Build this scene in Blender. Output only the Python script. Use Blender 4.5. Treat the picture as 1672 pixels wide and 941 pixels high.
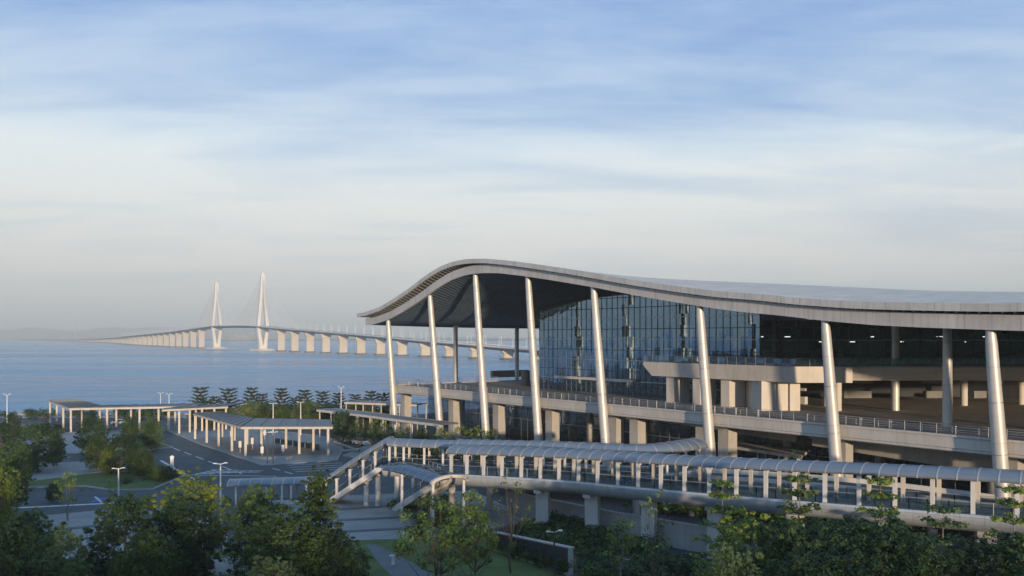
import bpy, math, random
import numpy as np
from mathutils import Vector, Matrix, noise as mnoise
R = math.radians
random.seed(7)
for o in list(bpy.data.objects): bpy.data.objects.remove(o, do_unlink=True)
SC = bpy.context.scene
COL = SC.collection
# ------------------------------------------------------------------ camera
CAMZ, F, HY = 23.5, 1400.0, 551.0        # height, focal length and horizon row in photo pixels
cam_d = bpy.data.cameras.new('camera'); cam = bpy.data.objects.new('camera', cam_d); COL.objects.link(cam)
cam.location = (0, 0, CAMZ); cam.rotation_euler = (R(90), 0, 0)
cam_d.sensor_width = 36; cam_d.lens = F/1672*36; cam_d.shift_y = (HY-470.5)/1672
cam_d.clip_start = 0.5; cam_d.clip_end = 60000
SC.camera = cam
# ------------------------------------------------------------------ world
SUN_EL = R(5.2); SX, SY = 0.30, -0.954
SUN_ROT = math.atan2(SX, SY)
W = bpy.data.worlds.new('World'); SC.world = W; W.use_nodes = True
nt = W.node_tree; nt.nodes.clear()
def N(t, **k):
    n = nt.nodes.new(t)
    for a, b in k.items(): setattr(n, a, b)
    return n
def L(a, b): nt.links.new(a, b)
out = N('ShaderNodeOutputWorld'); bg = N('ShaderNodeBackground'); bg.inputs[1].default_value = 0.10
L(bg.outputs[0], out.inputs[0])
sky = N('ShaderNodeTexSky', sky_type='NISHITA'); sky.sun_disc = False
sky.sun_elevation = SUN_EL; sky.sun_rotation = SUN_ROT
sky.air_density = 1.3; sky.dust_density = 0.6; sky.ozone_density = 3.0; sky.altitude = 20
def math_n(op, a, b=None, c=None, clamp=False):
    m = N('ShaderNodeMath', operation=op); m.use_clamp = clamp
    for i, v in enumerate((a, b, c)):
        if v is None: continue
        if isinstance(v, (int, float)): m.inputs[i].default_value = v
        else: L(v, m.inputs[i])
    return m.outputs[0]
def ramp(fac, stops, interp='EASE'):
    r = N('ShaderNodeValToRGB'); r.color_ramp.interpolation = interp
    e = r.color_ramp.elements
    while len(e) > 1: e.remove(e[-1])
    e[0].position = stops[0][0]; e[0].color = stops[0][1] if len(stops[0][1]) == 4 else (*stops[0][1], 1)
    for p, c in stops[1:]:
        x = e.new(p); x.color = c if len(c) == 4 else (*c, 1)
    L(fac, r.inputs[0]); return r.outputs[0]
def g(v): return (v, v, v, 1)
tc = N('ShaderNodeTexCoord'); sep = N('ShaderNodeSeparateXYZ'); L(tc.outputs['Generated'], sep.inputs[0])
zz = math_n('MAXIMUM', sep.outputs[2], 0.0)
den = math_n('ADD', zz, 0.10)
px = math_n('DIVIDE', sep.outputs[0], den); py = math_n('DIVIDE', sep.outputs[1], den)
cmb = N('ShaderNodeCombineXYZ'); L(px, cmb.inputs[0]); L(py, cmb.inputs[1])
def cloud(rot, sc, scale, detail, dist, rough=0.55, off=(0, 0, 0)):
    mp = N('ShaderNodeMapping'); mp.inputs['Rotation'].default_value = (0, 0, rot); mp.inputs['Scale'].default_value = sc
    mp.inputs['Location'].default_value = off
    L(cmb.outputs[0], mp.inputs[0])
    n = N('ShaderNodeTexNoise'); n.inputs['Scale'].default_value = scale; n.inputs['Detail'].default_value = detail
    n.inputs['Distortion'].default_value = dist; n.inputs['Roughness'].default_value = rough
    L(mp.outputs[0], n.inputs[0]); return n.outputs[0]
c1 = cloud(R(14), (0.42, 1.0, 1), 1.3, 9, 0.5, 0.60)
c2 = cloud(R(-24), (0.45, 1.5, 1), 2.0, 9, 0.35, 0.62, (3.6, 1.4, 0))
c3 = cloud(R(8), (0.25, 0.5, 1), 0.45, 3, 0.3, 0.5, (5.3, 2.2, 0))
mixc = math_n('ADD', math_n('MULTIPLY', c1, 0.45), math_n('ADD', math_n('MULTIPLY', c2, 0.30), math_n('MULTIPLY', c3, 0.33)))
wisp = ramp(mixc, [(0.43, g(0)), (0.64, g(1))], 'LINEAR')
band = ramp(zz, [(0.0, g(0.85)), (0.07, g(0.9)), (0.15, g(0.93)), (0.19, g(0.80)), (0.225, g(0.42)), (0.27, g(0.24)), (0.36, g(0.08)), (0.6, g(0.2))], 'LINEAR')
fac = math_n('ADD', band, math_n('MULTIPLY', math_n('SUBTRACT', wisp, 0.56), 0.72), None, True)
ccol = ramp(zz, [(0.0, (4.2, 4.45, 4.4)), (0.035, (4.95, 5.2, 5.05)), (0.08, (5.95, 6.0, 5.8)), (0.14, (6.4, 6.7, 6.65)), (0.22, (6.0, 6.9, 7.4)), (0.4, (4.9, 6.3, 7.6))], 'LINEAR')
# blue part of the sky: Nishita lifted towards the clear evening blue of the day
skym = N('ShaderNodeMix', data_type='RGBA'); skym.inputs[0].default_value = 0.85
L(sky.outputs[0], skym.inputs[6])
blue = ramp(zz, [(0.0, (3.6, 4.3, 5.6)), (0.2, (1.6, 3.5, 6.6)), (0.30, (0.75, 2.4, 5.9)), (0.38, (0.5, 1.95, 5.5)), (0.6, (1.3, 3.2, 5.9)), (1.0, (1.3, 3.1, 5.5))], 'LINEAR')
L(blue, skym.inputs[7])
mx = N('ShaderNodeMix', data_type='RGBA'); L(fac, mx.inputs[0]); L(skym.outputs[2], mx.inputs[6]); L(ccol, mx.inputs[7])
L(mx.outputs[2], bg.inputs[0])
# ------------------------------------------------------------------ sun
sl = bpy.data.lights.new('sun', 'SUN'); sl.energy = 4.8; sl.angle = R(0.9); sl.color = (1.0, 0.75, 0.50)
so = bpy.data.objects.new('sun', sl); COL.objects.link(so)
sdir = Vector((SX*math.cos(SUN_EL), SY*math.cos(SUN_EL), math.sin(SUN_EL)))
so.rotation_euler = (-sdir).to_track_quat('-Z', 'Y').to_euler()
SC.view_settings.view_transform = 'Standard'; SC.view_settings.look = 'None'
SC.view_settings.exposure = 0.50; SC.view_settings.gamma = 1.0; SC.view_settings.use_curve_mapping = False
SC.cycles.max_bounces = 6; SC.cycles.transparent_max_bounces = 12; SC.cycles.volume_bounces = 0

# ================================================================== helpers
def P(x, d, z): return Vector(((x-836)*d/F, d, z))             # photo column, distance, height
def G(x, y, z=0.0):                                            # point on the level z seen at photo pixel (x, y)
    d = (CAMZ-z)*F/(y-HY); return Vector(((x-836)*d/F, d, z))
class MB:
    def __init__(s): s.v = []; s.f = []; s.uv = []; s.smooth = []
    def add(s, vs, fs, uvs=None, smooth=False):
        b = len(s.v); s.v += [tuple(p) for p in vs]
        for i, f in enumerate(fs):
            s.f.append([b+k for k in f]); s.uv.append(uvs[i] if uvs else None); s.smooth.append(smooth)
    def box(s, c, size, rz=0.0, rot=None):
        hx, hy, hz = size[0]/2, size[1]/2, size[2]/2; c = Vector(c)
        m = rot if rot is not None else Matrix.Rotation(rz, 3, 'Z')
        vs = [c + m @ Vector((x*hx, y*hy, z*hz)) for z in (-1, 1) for y in (-1, 1) for x in (-1, 1)]
        s.add(vs, [(0, 2, 3, 1), (4, 5, 7, 6), (0, 1, 5, 4), (2, 6, 7, 3), (0, 4, 6, 2), (1, 3, 7, 5)])
    def bar(s, a, b, w, h=None):
        a, b = Vector(a), Vector(b); d = b-a
        if d.length < 1e-6: return
        h = h or w; z = d.normalized()
        x = z.cross(Vector((0, 0, 1)))
        x = Vector((1, 0, 0)) if x.length < 1e-4 else x.normalized()
        y = z.cross(x)
        s.box((a+b)/2, (w, h, d.length), rot=Matrix((x, y, z)).transposed())
    def tube(s, a, b, r0, r1=None, n=8, cap=True):
        a, b = Vector(a), Vector(b); r1 = r0 if r1 is None else r1
        z = (b-a)
        if z.length < 1e-6: return
        z.normalize(); x = z.cross(Vector((0, 0, 1))); x = Vector((1, 0, 0)) if x.length < 1e-3 else x.normalized(); y = z.cross(x)
        vs = []; 
        for p, r in ((a, r0), (b, r1)):
            for i in range(n):
                t = 2*math.pi*i/n; vs.append(p+(x*math.cos(t)+y*math.sin(t))*r)
        ln = (b-a).length
        s.add(vs, [(i, (i+1) % n, n+(i+1) % n, n+i) for i in range(n)],
              [[(i/n, 0), ((i+1)/n, 0), ((i+1)/n, ln), (i/n, ln)] for i in range(n)], True)
        if cap:
            s.add(vs[:n], [tuple(range(n))]); s.add(vs[n:], [tuple(reversed(range(n)))])
    def prism(s, poly, z0, z1):
        n = len(poly)
        area = sum(poly[i][0]*poly[(i+1) % n][1]-poly[(i+1) % n][0]*poly[i][1] for i in range(n))
        if area < 0: poly = poly[::-1]
        vs = [(p[0], p[1], z0) for p in poly]+[(p[0], p[1], z1) for p in poly]
        s.add(vs, [tuple(reversed(range(n))), tuple(range(n, 2*n))]+[(i, (i+1) % n, n+(i+1) % n, n+i) for i in range(n)])
    def sweep(s, path, prof, closed=True, smooth=False, cap=True):
        path = [Vector(p) for p in path]; n = len(prof); vs = []; L_ = 0.0; ls = []
        for i, p in enumerate(path):
            a = path[max(i-1, 0)]; b = path[min(i+1, len(path)-1)]
            t = Vector((b.x-a.x, b.y-a.y, 0)); t.normalize(); lat = Vector((t.y, -t.x, 0))   # right of travel
            if 0 < i < len(path)-1:
                t1 = Vector((p.x-a.x, p.y-a.y, 0)).normalized(); k = 1/max(0.5, t1.dot(t))
            else: k = 1
            if i: L_ += (p-path[i-1]).length
            ls.append(L_)
            for (u, w) in prof: vs.append(p+lat*u*k+Vector((0, 0, w)))
        q = [0.0]
        for i in range(n): q.append(q[-1]+math.hypot(prof[(i+1) % n][0]-prof[i][0], prof[(i+1) % n][1]-prof[i][1]))
        fs = []; uv = []
        for i in range(len(path)-1):
            for j in range(n if closed else n-1):
                k = (j+1) % n
                fs.append((i*n+j, (i+1)*n+j, (i+1)*n+k, i*n+k))
                uv.append([(ls[i], q[j]), (ls[i+1], q[j]), (ls[i+1], q[j+1]), (ls[i], q[j+1])])
        s.add(vs, fs, uv, smooth)
        if closed and cap:
            s.add(vs[:n], [tuple(range(n))]); s.add(vs[-n:], [tuple(reversed(range(n)))])
    def build(s, name, mat, parent=None):
        me = bpy.data.meshes.new(name)
        me.from_pydata(s.v, [], s.f)
        if any(u is not None for u in s.uv):
            ul = me.uv_layers.new(name='UVMap'); k = 0; arr = []
            for f, u in zip(s.f, s.uv):
                if u is None: arr += [0.0, 0.0]*len(f)
                else:
                    for a in u: arr += [a[0], a[1]]
            ul.data.foreach_set('uv', arr)
        me.polygons.foreach_set('use_smooth', s.smooth)
        me.materials.append(mat); me.update()
        o = bpy.data.objects.new(name, me); COL.objects.link(o)
        if parent is not None:
            o.parent = parent
            pm = Matrix.Translation(-world_loc(parent)) if parent.type == 'EMPTY' or True else None
            me.transform(pm)
        else: pass
        return o
def world_loc(o):
    v = Vector(o.location)
    while o.parent: o = o.parent; v += Vector(o.location)
    return v
def tag(o, label=None, cat=None, group=None, kind=None):
    if label: o['label'] = label
    if cat: o['category'] = cat
    if group: o['group'] = group
    if kind: o['kind'] = kind
    return o
def empty(name, loc, label, cat, group=None):
    o = bpy.data.objects.new(name, None); COL.objects.link(o); o.location = loc; o.empty_display_size = 0.1
    return tag(o, label, cat, group)
def copy_tree(o, parent=None):
    c = o.copy(); COL.objects.link(c); c.parent = parent
    for ch in list(o.children): copy_tree(ch, c)
    return c
def interp(xs, ys, x):
    return float(np.interp(x, xs, ys))
def smooth_path(pts, n=6):
    pts = [Vector(p) for p in pts]; out = []
    for i in range(len(pts)-1):
        p0 = pts[max(i-1, 0)]; p1 = pts[i]; p2 = pts[i+1]; p3 = pts[min(i+2, len(pts)-1)]
        for k in range(n):
            t = k/n
            out.append(0.5*((2*p1)+(p2-p0)*t+(2*p0-5*p1+4*p2-p3)*t*t+(3*p1-p0-3*p2+p3)*t**3))
    out.append(pts[-1]); return out
# ------------------------------------------------------------------ materials
def mat(name, col, rough=0.6, metal=0.0, var=0.25, vscale=0.6, bump=0.0, bscale=8.0, spec=0.5, brick=None, streak=0.0, tint=None):
    m = bpy.data.materials.new(name); m.use_nodes = True; t = m.node_tree; b = t.nodes['Principled BSDF']
    b.inputs['Roughness'].default_value = rough; b.inputs['Metallic'].default_value = metal
    b.inputs['Specular IOR Level'].default_value = spec
    tcn = t.nodes.new('ShaderNodeTexCoord'); geo = t.nodes.new('ShaderNodeNewGeometry')
    n = t.nodes.new('ShaderNodeTexNoise'); n.inputs['Scale'].default_value = vscale; n.inputs['Detail'].default_value = 6; n.inputs['Roughness'].default_value = 0.65
    t.links.new(geo.outputs['Position'], n.inputs[0])
    mixn = t.nodes.new('ShaderNodeMix'); mixn.data_type = 'RGBA'
    rp = t.nodes.new('ShaderNodeValToRGB'); rp.color_ramp.elements[0].position = 0.3; rp.color_ramp.elements[1].position = 0.7
    t.links.new(n.outputs[0], rp.inputs[0]); t.links.new(rp.outputs[0], mixn.inputs[0])
    c2 = tint if tint else tuple(c*(1-var) for c in col)
    mixn.inputs[6].default_value = (*c2, 1)
    mixn.inputs[7].default_value = (*[min(1, c*(1+var*0.35)) for c in col], 1)
    last = mixn.outputs[2]
    if streak:
        mp = t.nodes.new('ShaderNodeMapping'); mp.inputs['Scale'].default_value = (1.3, 1.3, 0.09)
        t.links.new(geo.outputs['Position'], mp.inputs[0])
        n3 = t.nodes.new('ShaderNodeTexNoise'); n3.inputs['Scale'].default_value = 1.5; n3.inputs['Detail'].default_value = 4
        t.links.new(mp.outputs[0], n3.inputs[0])
        r3 = t.nodes.new('ShaderNodeMapRange'); r3.inputs[1].default_value = 0.45; r3.inputs[2].default_value = 0.75; r3.inputs[3].default_value = 1.0; r3.inputs[4].default_value = 1-streak
        t.links.new(n3.outputs[0], r3.inputs[0])
        mm = t.nodes.new('ShaderNodeMix'); mm.data_type = 'RGBA'; mm.blend_type = 'MULTIPLY'; mm.inputs[0].default_value = 1
        t.links.new(last, mm.inputs[6]); t.links.new(r3.outputs[0], mm.inputs[7]); last = mm.outputs[2]
    if brick:
        bw, bh, mortar, dark = brick[:4]
        bt = t.nodes.new('ShaderNodeTexBrick'); bt.offset = brick[4] if len(brick) > 4 else 0.0
        bt.inputs['Scale'].default_value = 1.0; bt.inputs['Brick Width'].default_value = bw; bt.inputs['Row Height'].default_value = bh
        bt.inputs['Mortar Size'].default_value = mortar; bt.inputs['Mortar Smooth'].default_value = 0.2
        bt.inputs['Color1'].default_value = (1, 1, 1, 1); bt.inputs['Color2'].default_value = (0.90, 0.90, 0.90, 1); bt.inputs['Mortar'].default_value = (dark, dark, dark, 1)
        if len(brick) > 5: t.links.new(geo.outputs['Position'], bt.inputs[0])
        else: t.links.new(tcn.outputs['UV'], bt.inputs[0])
        mm = t.nodes.new('ShaderNodeMix'); mm.data_type = 'RGBA'; mm.blend_type = 'MULTIPLY'; mm.inputs[0].default_value = 1
        t.links.new(last, mm.inputs[6]); t.links.new(bt.outputs[0], mm.inputs[7]); last = mm.outputs[2]
    t.links.new(last, b.inputs['Base Color'])
    if bump:
        n2 = t.nodes.new('ShaderNodeTexNoise'); n2.inputs['Scale'].default_value = bscale; n2.inputs['Detail'].default_value = 5
        t.links.new(geo.outputs['Position'], n2.inputs[0])
        bp = t.nodes.new('ShaderNodeBump'); bp.inputs['Strength'].default_value = bump; bp.inputs['Distance'].default_value = 0.1
        t.links.new(n2.outputs[0], bp.inputs['Height']); t.links.new(bp.outputs[0], b.inputs['Normal'])
    return m
def leaf_mat(name, c_dark, c_light, trans=0.22, vs=0.6):
    m = bpy.data.materials.new(name); m.use_nodes = True; t = m.node_tree; t.nodes.clear()
    o = t.nodes.new('ShaderNodeOutputMaterial'); geo = t.nodes.new('ShaderNodeNewGeometry'); oi = t.nodes.new('ShaderNodeObjectInfo')
    n = t.nodes.new('ShaderNodeTexNoise'); n.inputs['Scale'].default_value = vs; n.inputs['Detail'].default_value = 3
    t.links.new(geo.outputs['Position'], n.inputs[0])
    a = t.nodes.new('ShaderNodeMath'); a.operation = 'MULTIPLY_ADD'; a.inputs[1].default_value = 0.42
    t.links.new(geo.outputs['Random Per Island'], a.inputs[0])
    b2 = t.nodes.new('ShaderNodeMath'); b2.operation = 'MULTIPLY_ADD'; b2.inputs[1].default_value = 2.2; b2.inputs[2].default_value = -0.98
    t.links.new(n.outputs[0], b2.inputs[0]); t.links.new(b2.outputs[0], a.inputs[2])
    mx_ = t.nodes.new('ShaderNodeMix'); mx_.data_type = 'RGBA'; mx_.clamp_factor = True
    t.links.new(a.outputs[0], mx_.inputs[0]); mx_.inputs[6].default_value = (*c_dark, 1); mx_.inputs[7].default_value = (*c_light, 1)
    hs = t.nodes.new('ShaderNodeHueSaturation'); mr = t.nodes.new('ShaderNodeMapRange')
    mr.inputs[3].default_value = 0.7; mr.inputs[4].default_value = 1.25
    t.links.new(oi.outputs['Random'], mr.inputs[0]); t.links.new(mr.outputs[0], hs.inputs['Value']); t.links.new(mx_.outputs[2], hs.inputs['Color'])
    d = t.nodes.new('ShaderNodeBsdfPrincipled'); d.inputs['Roughness'].default_value = 0.55; d.inputs['Specular IOR Level'].default_value = 0.3
    tr = t.nodes.new('ShaderNodeBsdfTranslucent'); ms = t.nodes.new('ShaderNodeMixShader'); ms.inputs[0].default_value = trans
    t.links.new(hs.outputs[0], d.inputs['Base Color']); t.links.new(hs.outputs[0], tr.inputs[0])
    t.links.new(d.outputs[0], ms.inputs[1]); t.links.new(tr.outputs[0], ms.inputs[2]); t.links.new(ms.outputs[0], o.inputs[0])
    return m
def glass_mat(name, refl=0.5, tintc=(0.22, 0.32, 0.38), gl=(0.62, 0.74, 0.85), rough=0.02, body=(0.03, 0.06, 0.085), bodyf=0.45):
    m = bpy.data.materials.new(name); m.use_nodes = True; t = m.node_tree; t.nodes.clear()
    o = t.nodes.new('ShaderNodeOutputMaterial')
    gs = t.nodes.new('ShaderNodeBsdfGlossy'); gs.inputs['Roughness'].default_value = rough; gs.inputs['Color'].default_value = (*gl, 1)
    tr = t.nodes.new('ShaderNodeBsdfTransparent'); tr.inputs[0].default_value = (*tintc, 1)
    df = t.nodes.new('ShaderNodeBsdfDiffuse'); df.inputs[0].default_value = (*body, 1)
    m0 = t.nodes.new('ShaderNodeMixShader'); m0.inputs[0].default_value = bodyf
    t.links.new(tr.outputs[0], m0.inputs[1]); t.links.new(df.outputs[0], m0.inputs[2])
    m1 = t.nodes.new('ShaderNodeMixShader')
    lw = t.nodes.new('ShaderNodeLayerWeight'); lw.inputs[0].default_value = 0.35
    mr = t.nodes.new('ShaderNodeMapRange'); mr.inputs[3].default_value = refl*0.6; mr.inputs[4].default_value = min(1, refl*1.6)
    t.links.new(lw.outputs['Facing'], mr.inputs[0]); t.links.new(mr.outputs[0], m1.inputs[0])
    # every pane sits at a very slightly different angle
    tcn = t.nodes.new('ShaderNodeTexCoord'); n = t.nodes.new('ShaderNodeTexNoise'); n.inputs['Scale'].default_value = 0.45; n.inputs['Detail'].default_value = 2
    t.links.new(tcn.outputs['Object'], n.inputs[0])
    bp = t.nodes.new('ShaderNodeBump'); bp.inputs['Strength'].default_value = 0.06; bp.inputs['Distance'].default_value = 0.12
    t.links.new(n.outputs[0], bp.inputs['Height'])
    gp_ = t.nodes.new('ShaderNodeNewGeometry'); sn = t.nodes.new('ShaderNodeVectorMath'); sn.operation = 'SNAP'; sn.inputs[1].default_value = (0.96, 500.0, 2.15)
    wnz = t.nodes.new('ShaderNodeTexWhiteNoise'); sb_ = t.nodes.new('ShaderNodeVectorMath'); sb_.operation = 'SUBTRACT'; sb_.inputs[1].default_value = (0.5, 0.5, 0.5)
    sc2 = t.nodes.new('ShaderNodeVectorMath'); sc2.operation = 'SCALE'; sc2.inputs['Scale'].default_value = 0.026
    ad2 = t.nodes.new('ShaderNodeVectorMath'); ad2.operation = 'ADD'; nm2 = t.nodes.new('ShaderNodeVectorMath'); nm2.operation = 'NORMALIZE'
    t.links.new(gp_.outputs['Position'], sn.inputs[0]); t.links.new(sn.outputs[0], wnz.inputs['Vector']); t.links.new(wnz.outputs['Color'], sb_.inputs[0]); t.links.new(sb_.outputs[0], sc2.inputs[0])
    t.links.new(sc2.outputs[0], ad2.inputs[0]); t.links.new(bp.outputs[0], ad2.inputs[1]); t.links.new(ad2.outputs[0], nm2.inputs[0]); t.links.new(nm2.outputs[0], gs.inputs['Normal'])
    t.links.new(m0.outputs[0], m1.inputs[1]); t.links.new(gs.outputs[0], m1.inputs[2]); t.links.new(m1.outputs[0], o.inputs[0])
    return m
M = {
 'asphalt': mat('asphalt', (0.060, 0.080, 0.095), 0.85, var=0.35, vscale=0.25, bump=0.15, bscale=3),
 'paving': mat('paving', (0.27, 0.29, 0.30), 0.8, var=0.22, vscale=0.3, bump=0.1, brick=(0.9, 0.6, 0.02, 0.75, 0.5, 1)),
 'paving_dark': mat('paving_dark', (0.11, 0.13, 0.15), 0.8, var=0.2, vscale=0.5),
 'kerb': mat('kerb', (0.34, 0.34, 0.33), 0.8, var=0.2, vscale=1.5),
 'paint': mat('paint', (0.62, 0.64, 0.66), 0.7, var=0.35, vscale=3.0),
 'bluepaint': mat('bluepaint', (0.012, 0.07, 0.36), 0.6, var=0.25, vscale=1.2),
 'concrete': mat('concrete', (0.42, 0.41, 0.385), 0.8, var=0.14, vscale=0.4, bump=0.06, bscale=2, streak=0.14),
 'concrete_pale': mat('concrete_pale', (0.60, 0.57, 0.52), 0.7, var=0.10, vscale=0.3, streak=0.10),
 'panel': mat('panel', (0.57, 0.545, 0.505), 0.6, var=0.12, vscale=0.3, brick=(3.4, 4.0, 0.03, 0.65), streak=0.12),
 'roofpanel': mat('roofpanel', (0.68, 0.62, 0.55), 0.85, metal=0.0, spec=0.15, var=0.15, vscale=0.25, brick=(0.8, 9.0, 0.05, 0.70)),
 'fascia': mat('fascia', (0.58, 0.565, 0.54), 0.5, metal=0.1, var=0.14, vscale=0.35, brick=(3.0, 30.0, 0.04, 0.58), streak=0.2),
 'soffit': mat('soffit', (0.10, 0.145, 0.20), 0.35, metal=0.4, var=0.3, vscale=0.3),
 'soffit_dark': mat('soffit_dark', (0.05, 0.06, 0.075), 0.7, var=0.2),
 'column': mat('column', (0.62, 0.61, 0.59), 0.45, metal=0.3, var=0.12, vscale=0.5, brick=(4.0, 5.5, 0.04, 0.72), streak=0.12),
 'tube': mat('tube', (0.19, 0.225, 0.27), 0.42, metal=0.2, var=0.14, vscale=0.5),
 'seam': mat('seam', (0.42, 0.42, 0.42), 0.5, metal=0.2, var=0.15),
 'white': mat('white', (0.62, 0.61, 0.59), 0.5, var=0.15, vscale=1.2, streak=0.15),
 'girder': mat('girder', (0.46, 0.50, 0.54), 0.45, metal=0.15, var=0.12, vscale=0.4, brick=(1.9, 0.72, 0.025, 0.62), streak=0.16),
 'rail_metal': mat('rail_metal', (0.30, 0.315, 0.33), 0.6, metal=0.2, var=0.15),
 'metal': mat('metal', (0.38, 0.40, 0.42), 0.35, metal=0.8, var=0.15),
 'darkmetal': mat('darkmetal', (0.07, 0.085, 0.10), 0.45, metal=0.5, var=0.2),
 'deckfloor': mat('deckfloor', (0.27, 0.26, 0.25), 0.75, var=0.25, vscale=0.3, brick=(2.0, 2.0, 0.03, 0.75, 0.5, 1)),
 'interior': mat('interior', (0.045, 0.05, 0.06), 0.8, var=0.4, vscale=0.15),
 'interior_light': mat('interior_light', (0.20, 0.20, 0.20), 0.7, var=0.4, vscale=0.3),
 'canopy': mat('canopy', (0.10, 0.125, 0.15), 0.5, metal=0.1, var=0.3, vscale=0.5),
 'canopy_frame': mat('canopy_frame', (0.55, 0.51, 0.45), 0.6, var=0.16, vscale=0.8, streak=0.2),
 'bark': mat('bark', (0.13, 0.10, 0.075), 0.9, var=0.4, vscale=3),
 'bark_pale': mat('bark_pale', (0.24, 0.21, 0.175), 0.9, var=0.35, vscale=3),
 'grass': mat('grass', (0.085, 0.13, 0.035), 0.95, var=0.45, vscale=0.35, bump=0.5, bscale=6),
 'soil': mat('soil', (0.10, 0.075, 0.055), 0.95, var=0.4, vscale=0.5),
 'leaf': leaf_mat('leaf', (0.018, 0.048, 0.016), (0.135, 0.215, 0.04)),
 'leaf_dark': leaf_mat('leaf_dark', (0.010, 0.034, 0.016), (0.085, 0.155, 0.040)),
 'leaf_yellow': leaf_mat('leaf_yellow', (0.06, 0.12, 0.022), (0.34, 0.38, 0.06)),
 'leaf_pine': leaf_mat('leaf_pine', (0.018, 0.035, 0.020), (0.055, 0.075, 0.035), 0.15),
 'leaf_olive': leaf_mat('leaf_olive', (0.05, 0.09, 0.035), (0.20, 0.26, 0.09)),
 'glass': glass_mat('glass', 0.55, (0.25, 0.38, 0.46), (0.42, 0.60, 0.76), body=(0.012, 0.045, 0.075), bodyf=0.30),
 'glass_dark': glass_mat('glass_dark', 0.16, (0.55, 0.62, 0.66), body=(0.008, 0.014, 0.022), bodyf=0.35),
 'glass_rail': glass_mat('glass_rail', 0.25, (0.72, 0.8, 0.84), body=(0.1, 0.13, 0.15), bodyf=0.12),
 'glass_roof': glass_mat('glass_roof', 0.22, (0.2, 0.28, 0.33), body=(0.06, 0.085, 0.11), bodyf=0.7),
 'bridge': mat('bridge', (0.66, 0.61, 0.53), 0.8, var=0.15, vscale=0.02),
 'bridge_deck': mat('bridge_deck', (0.30, 0.31, 0.32), 0.8, var=0.15, vscale=0.02),
 'bridge_white': mat('bridge_white', (0.82, 0.79, 0.72), 0.6, var=0.1, vscale=0.02),
 'hill': mat('hill', (0.10, 0.12, 0.10), 0.95, var=0.4, vscale=0.002),
 'hill_near': mat('hill_near', (0.05, 0.08, 0.03), 0.95, var=0.4, vscale=0.05),
 'rock': mat('rock', (0.20, 0.19, 0.17), 0.95, var=0.5, vscale=0.8, bump=0.8, bscale=1.2),
 'far': mat('far', (0.62, 0.58, 0.52), 0.8, var=0.15, vscale=0.01),
 'carwhite': mat('carwhite', (0.72, 0.73, 0.74), 0.25, var=0.05),
 'cardark': mat('cardark', (0.03, 0.035, 0.045), 0.25, var=0.05),
 'rubber': mat('rubber', (0.02, 0.02, 0.02), 0.8, var=0.1),
 'lamp': mat('lamp', (0.75, 0.76, 0.78), 0.4, var=0.08),
}
# water: waves by bump, coarser to finer, with broad wind patches in the roughness
m = bpy.data.materials.new('water'); m.use_nodes = True; t = m.node_tree; b = t.nodes['Principled BSDF']
geo = t.nodes.new('ShaderNodeNewGeometry')
def wn(scale, sc, det=4):
    mp = t.nodes.new('ShaderNodeMapping'); mp.inputs['Scale'].default_value = sc
    n = t.nodes.new('ShaderNodeTexNoise'); n.inputs['Scale'].default_value = scale; n.inputs['Detail'].default_value = det; n.inputs['Roughness'].default_value = 0.6
    t.links.new(geo.outputs['Position'], mp.inputs[0]); t.links.new(mp.outputs[0], n.inputs[0]); return n.outputs[0]
w1 = wn(0.30, (1.0, 0.32, 1), 9); w2 = wn(0.0035, (0.22, 1.6, 1), 4); w3 = wn(0.05, (0.5, 1, 1), 4)
ad = t.nodes.new('ShaderNodeMath'); ad.operation = 'MULTIPLY_ADD'; ad.inputs[1].default_value = 2.5
t.links.new(w3, ad.inputs[0]); t.links.new(w1, ad.inputs[2])
bp = t.nodes.new('ShaderNodeBump'); bp.inputs['Strength'].default_value = 1.0; bp.inputs['Distance'].default_value = 2.2
t.links.new(ad.outputs[0], bp.inputs['Height']); t.links.new(bp.outputs[0], b.inputs['Normal'])
rr = t.nodes.new('ShaderNodeMapRange'); rr.inputs[1].default_value = 0.35; rr.inputs[2].default_value = 0.65; rr.inputs[3].default_value = 0.10; rr.inputs[4].default_value = 0.30
t.links.new(w2, rr.inputs[0]); t.links.new(rr.outputs[0], b.inputs['Roughness'])
cm = t.nodes.new('ShaderNodeMix'); cm.data_type = 'RGBA'; cm.inputs[6].default_value = (0.025, 0.21, 0.38, 1); cm.inputs[7].default_value = (0.07, 0.29, 0.46, 1)
r2 = t.nodes.new('ShaderNodeMapRange'); r2.inputs[1].default_value = 0.4; r2.inputs[2].default_value = 0.6
t.links.new(w2, r2.inputs[0]); t.links.new(r2.outputs[0], cm.inputs[0]); t.links.new(cm.outputs[2], b.inputs['Base Color'])
b.inputs['IOR'].default_value = 1.33; b.inputs['Specular IOR Level'].default_value = 0.13
M['water'] = m
m = bpy.data.materials.new('lit_lamp'); m.use_nodes = True; b = m.node_tree.nodes['Principled BSDF']
b.inputs['Emission Color'].default_value = (1, 0.93, 0.8, 1); b.inputs['Emission Strength'].default_value = 2.5; M['lit_lamp'] = m

# ================================================================== SETTING
def struct(o): o['kind'] = 'structure'; return o
SEA = -2.5
mb = MB(); mb.add([(-24000, -2500, SEA), (24000, -2500, SEA), (24000, 17000, SEA), (-24000, 17000, SEA)], [(0, 1, 2, 3)])
struct(mb.build('sea', M['water']))
land = [(-700, -900), (700, -900), (700, 360), (70, 345), (5, 300), (-28, 262), (-150, 258), (-700, 268)]
mb = MB(); mb.prism(land, SEA-1.5, 0.0); struct(mb.build('road_ground', M['asphalt']))
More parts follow.
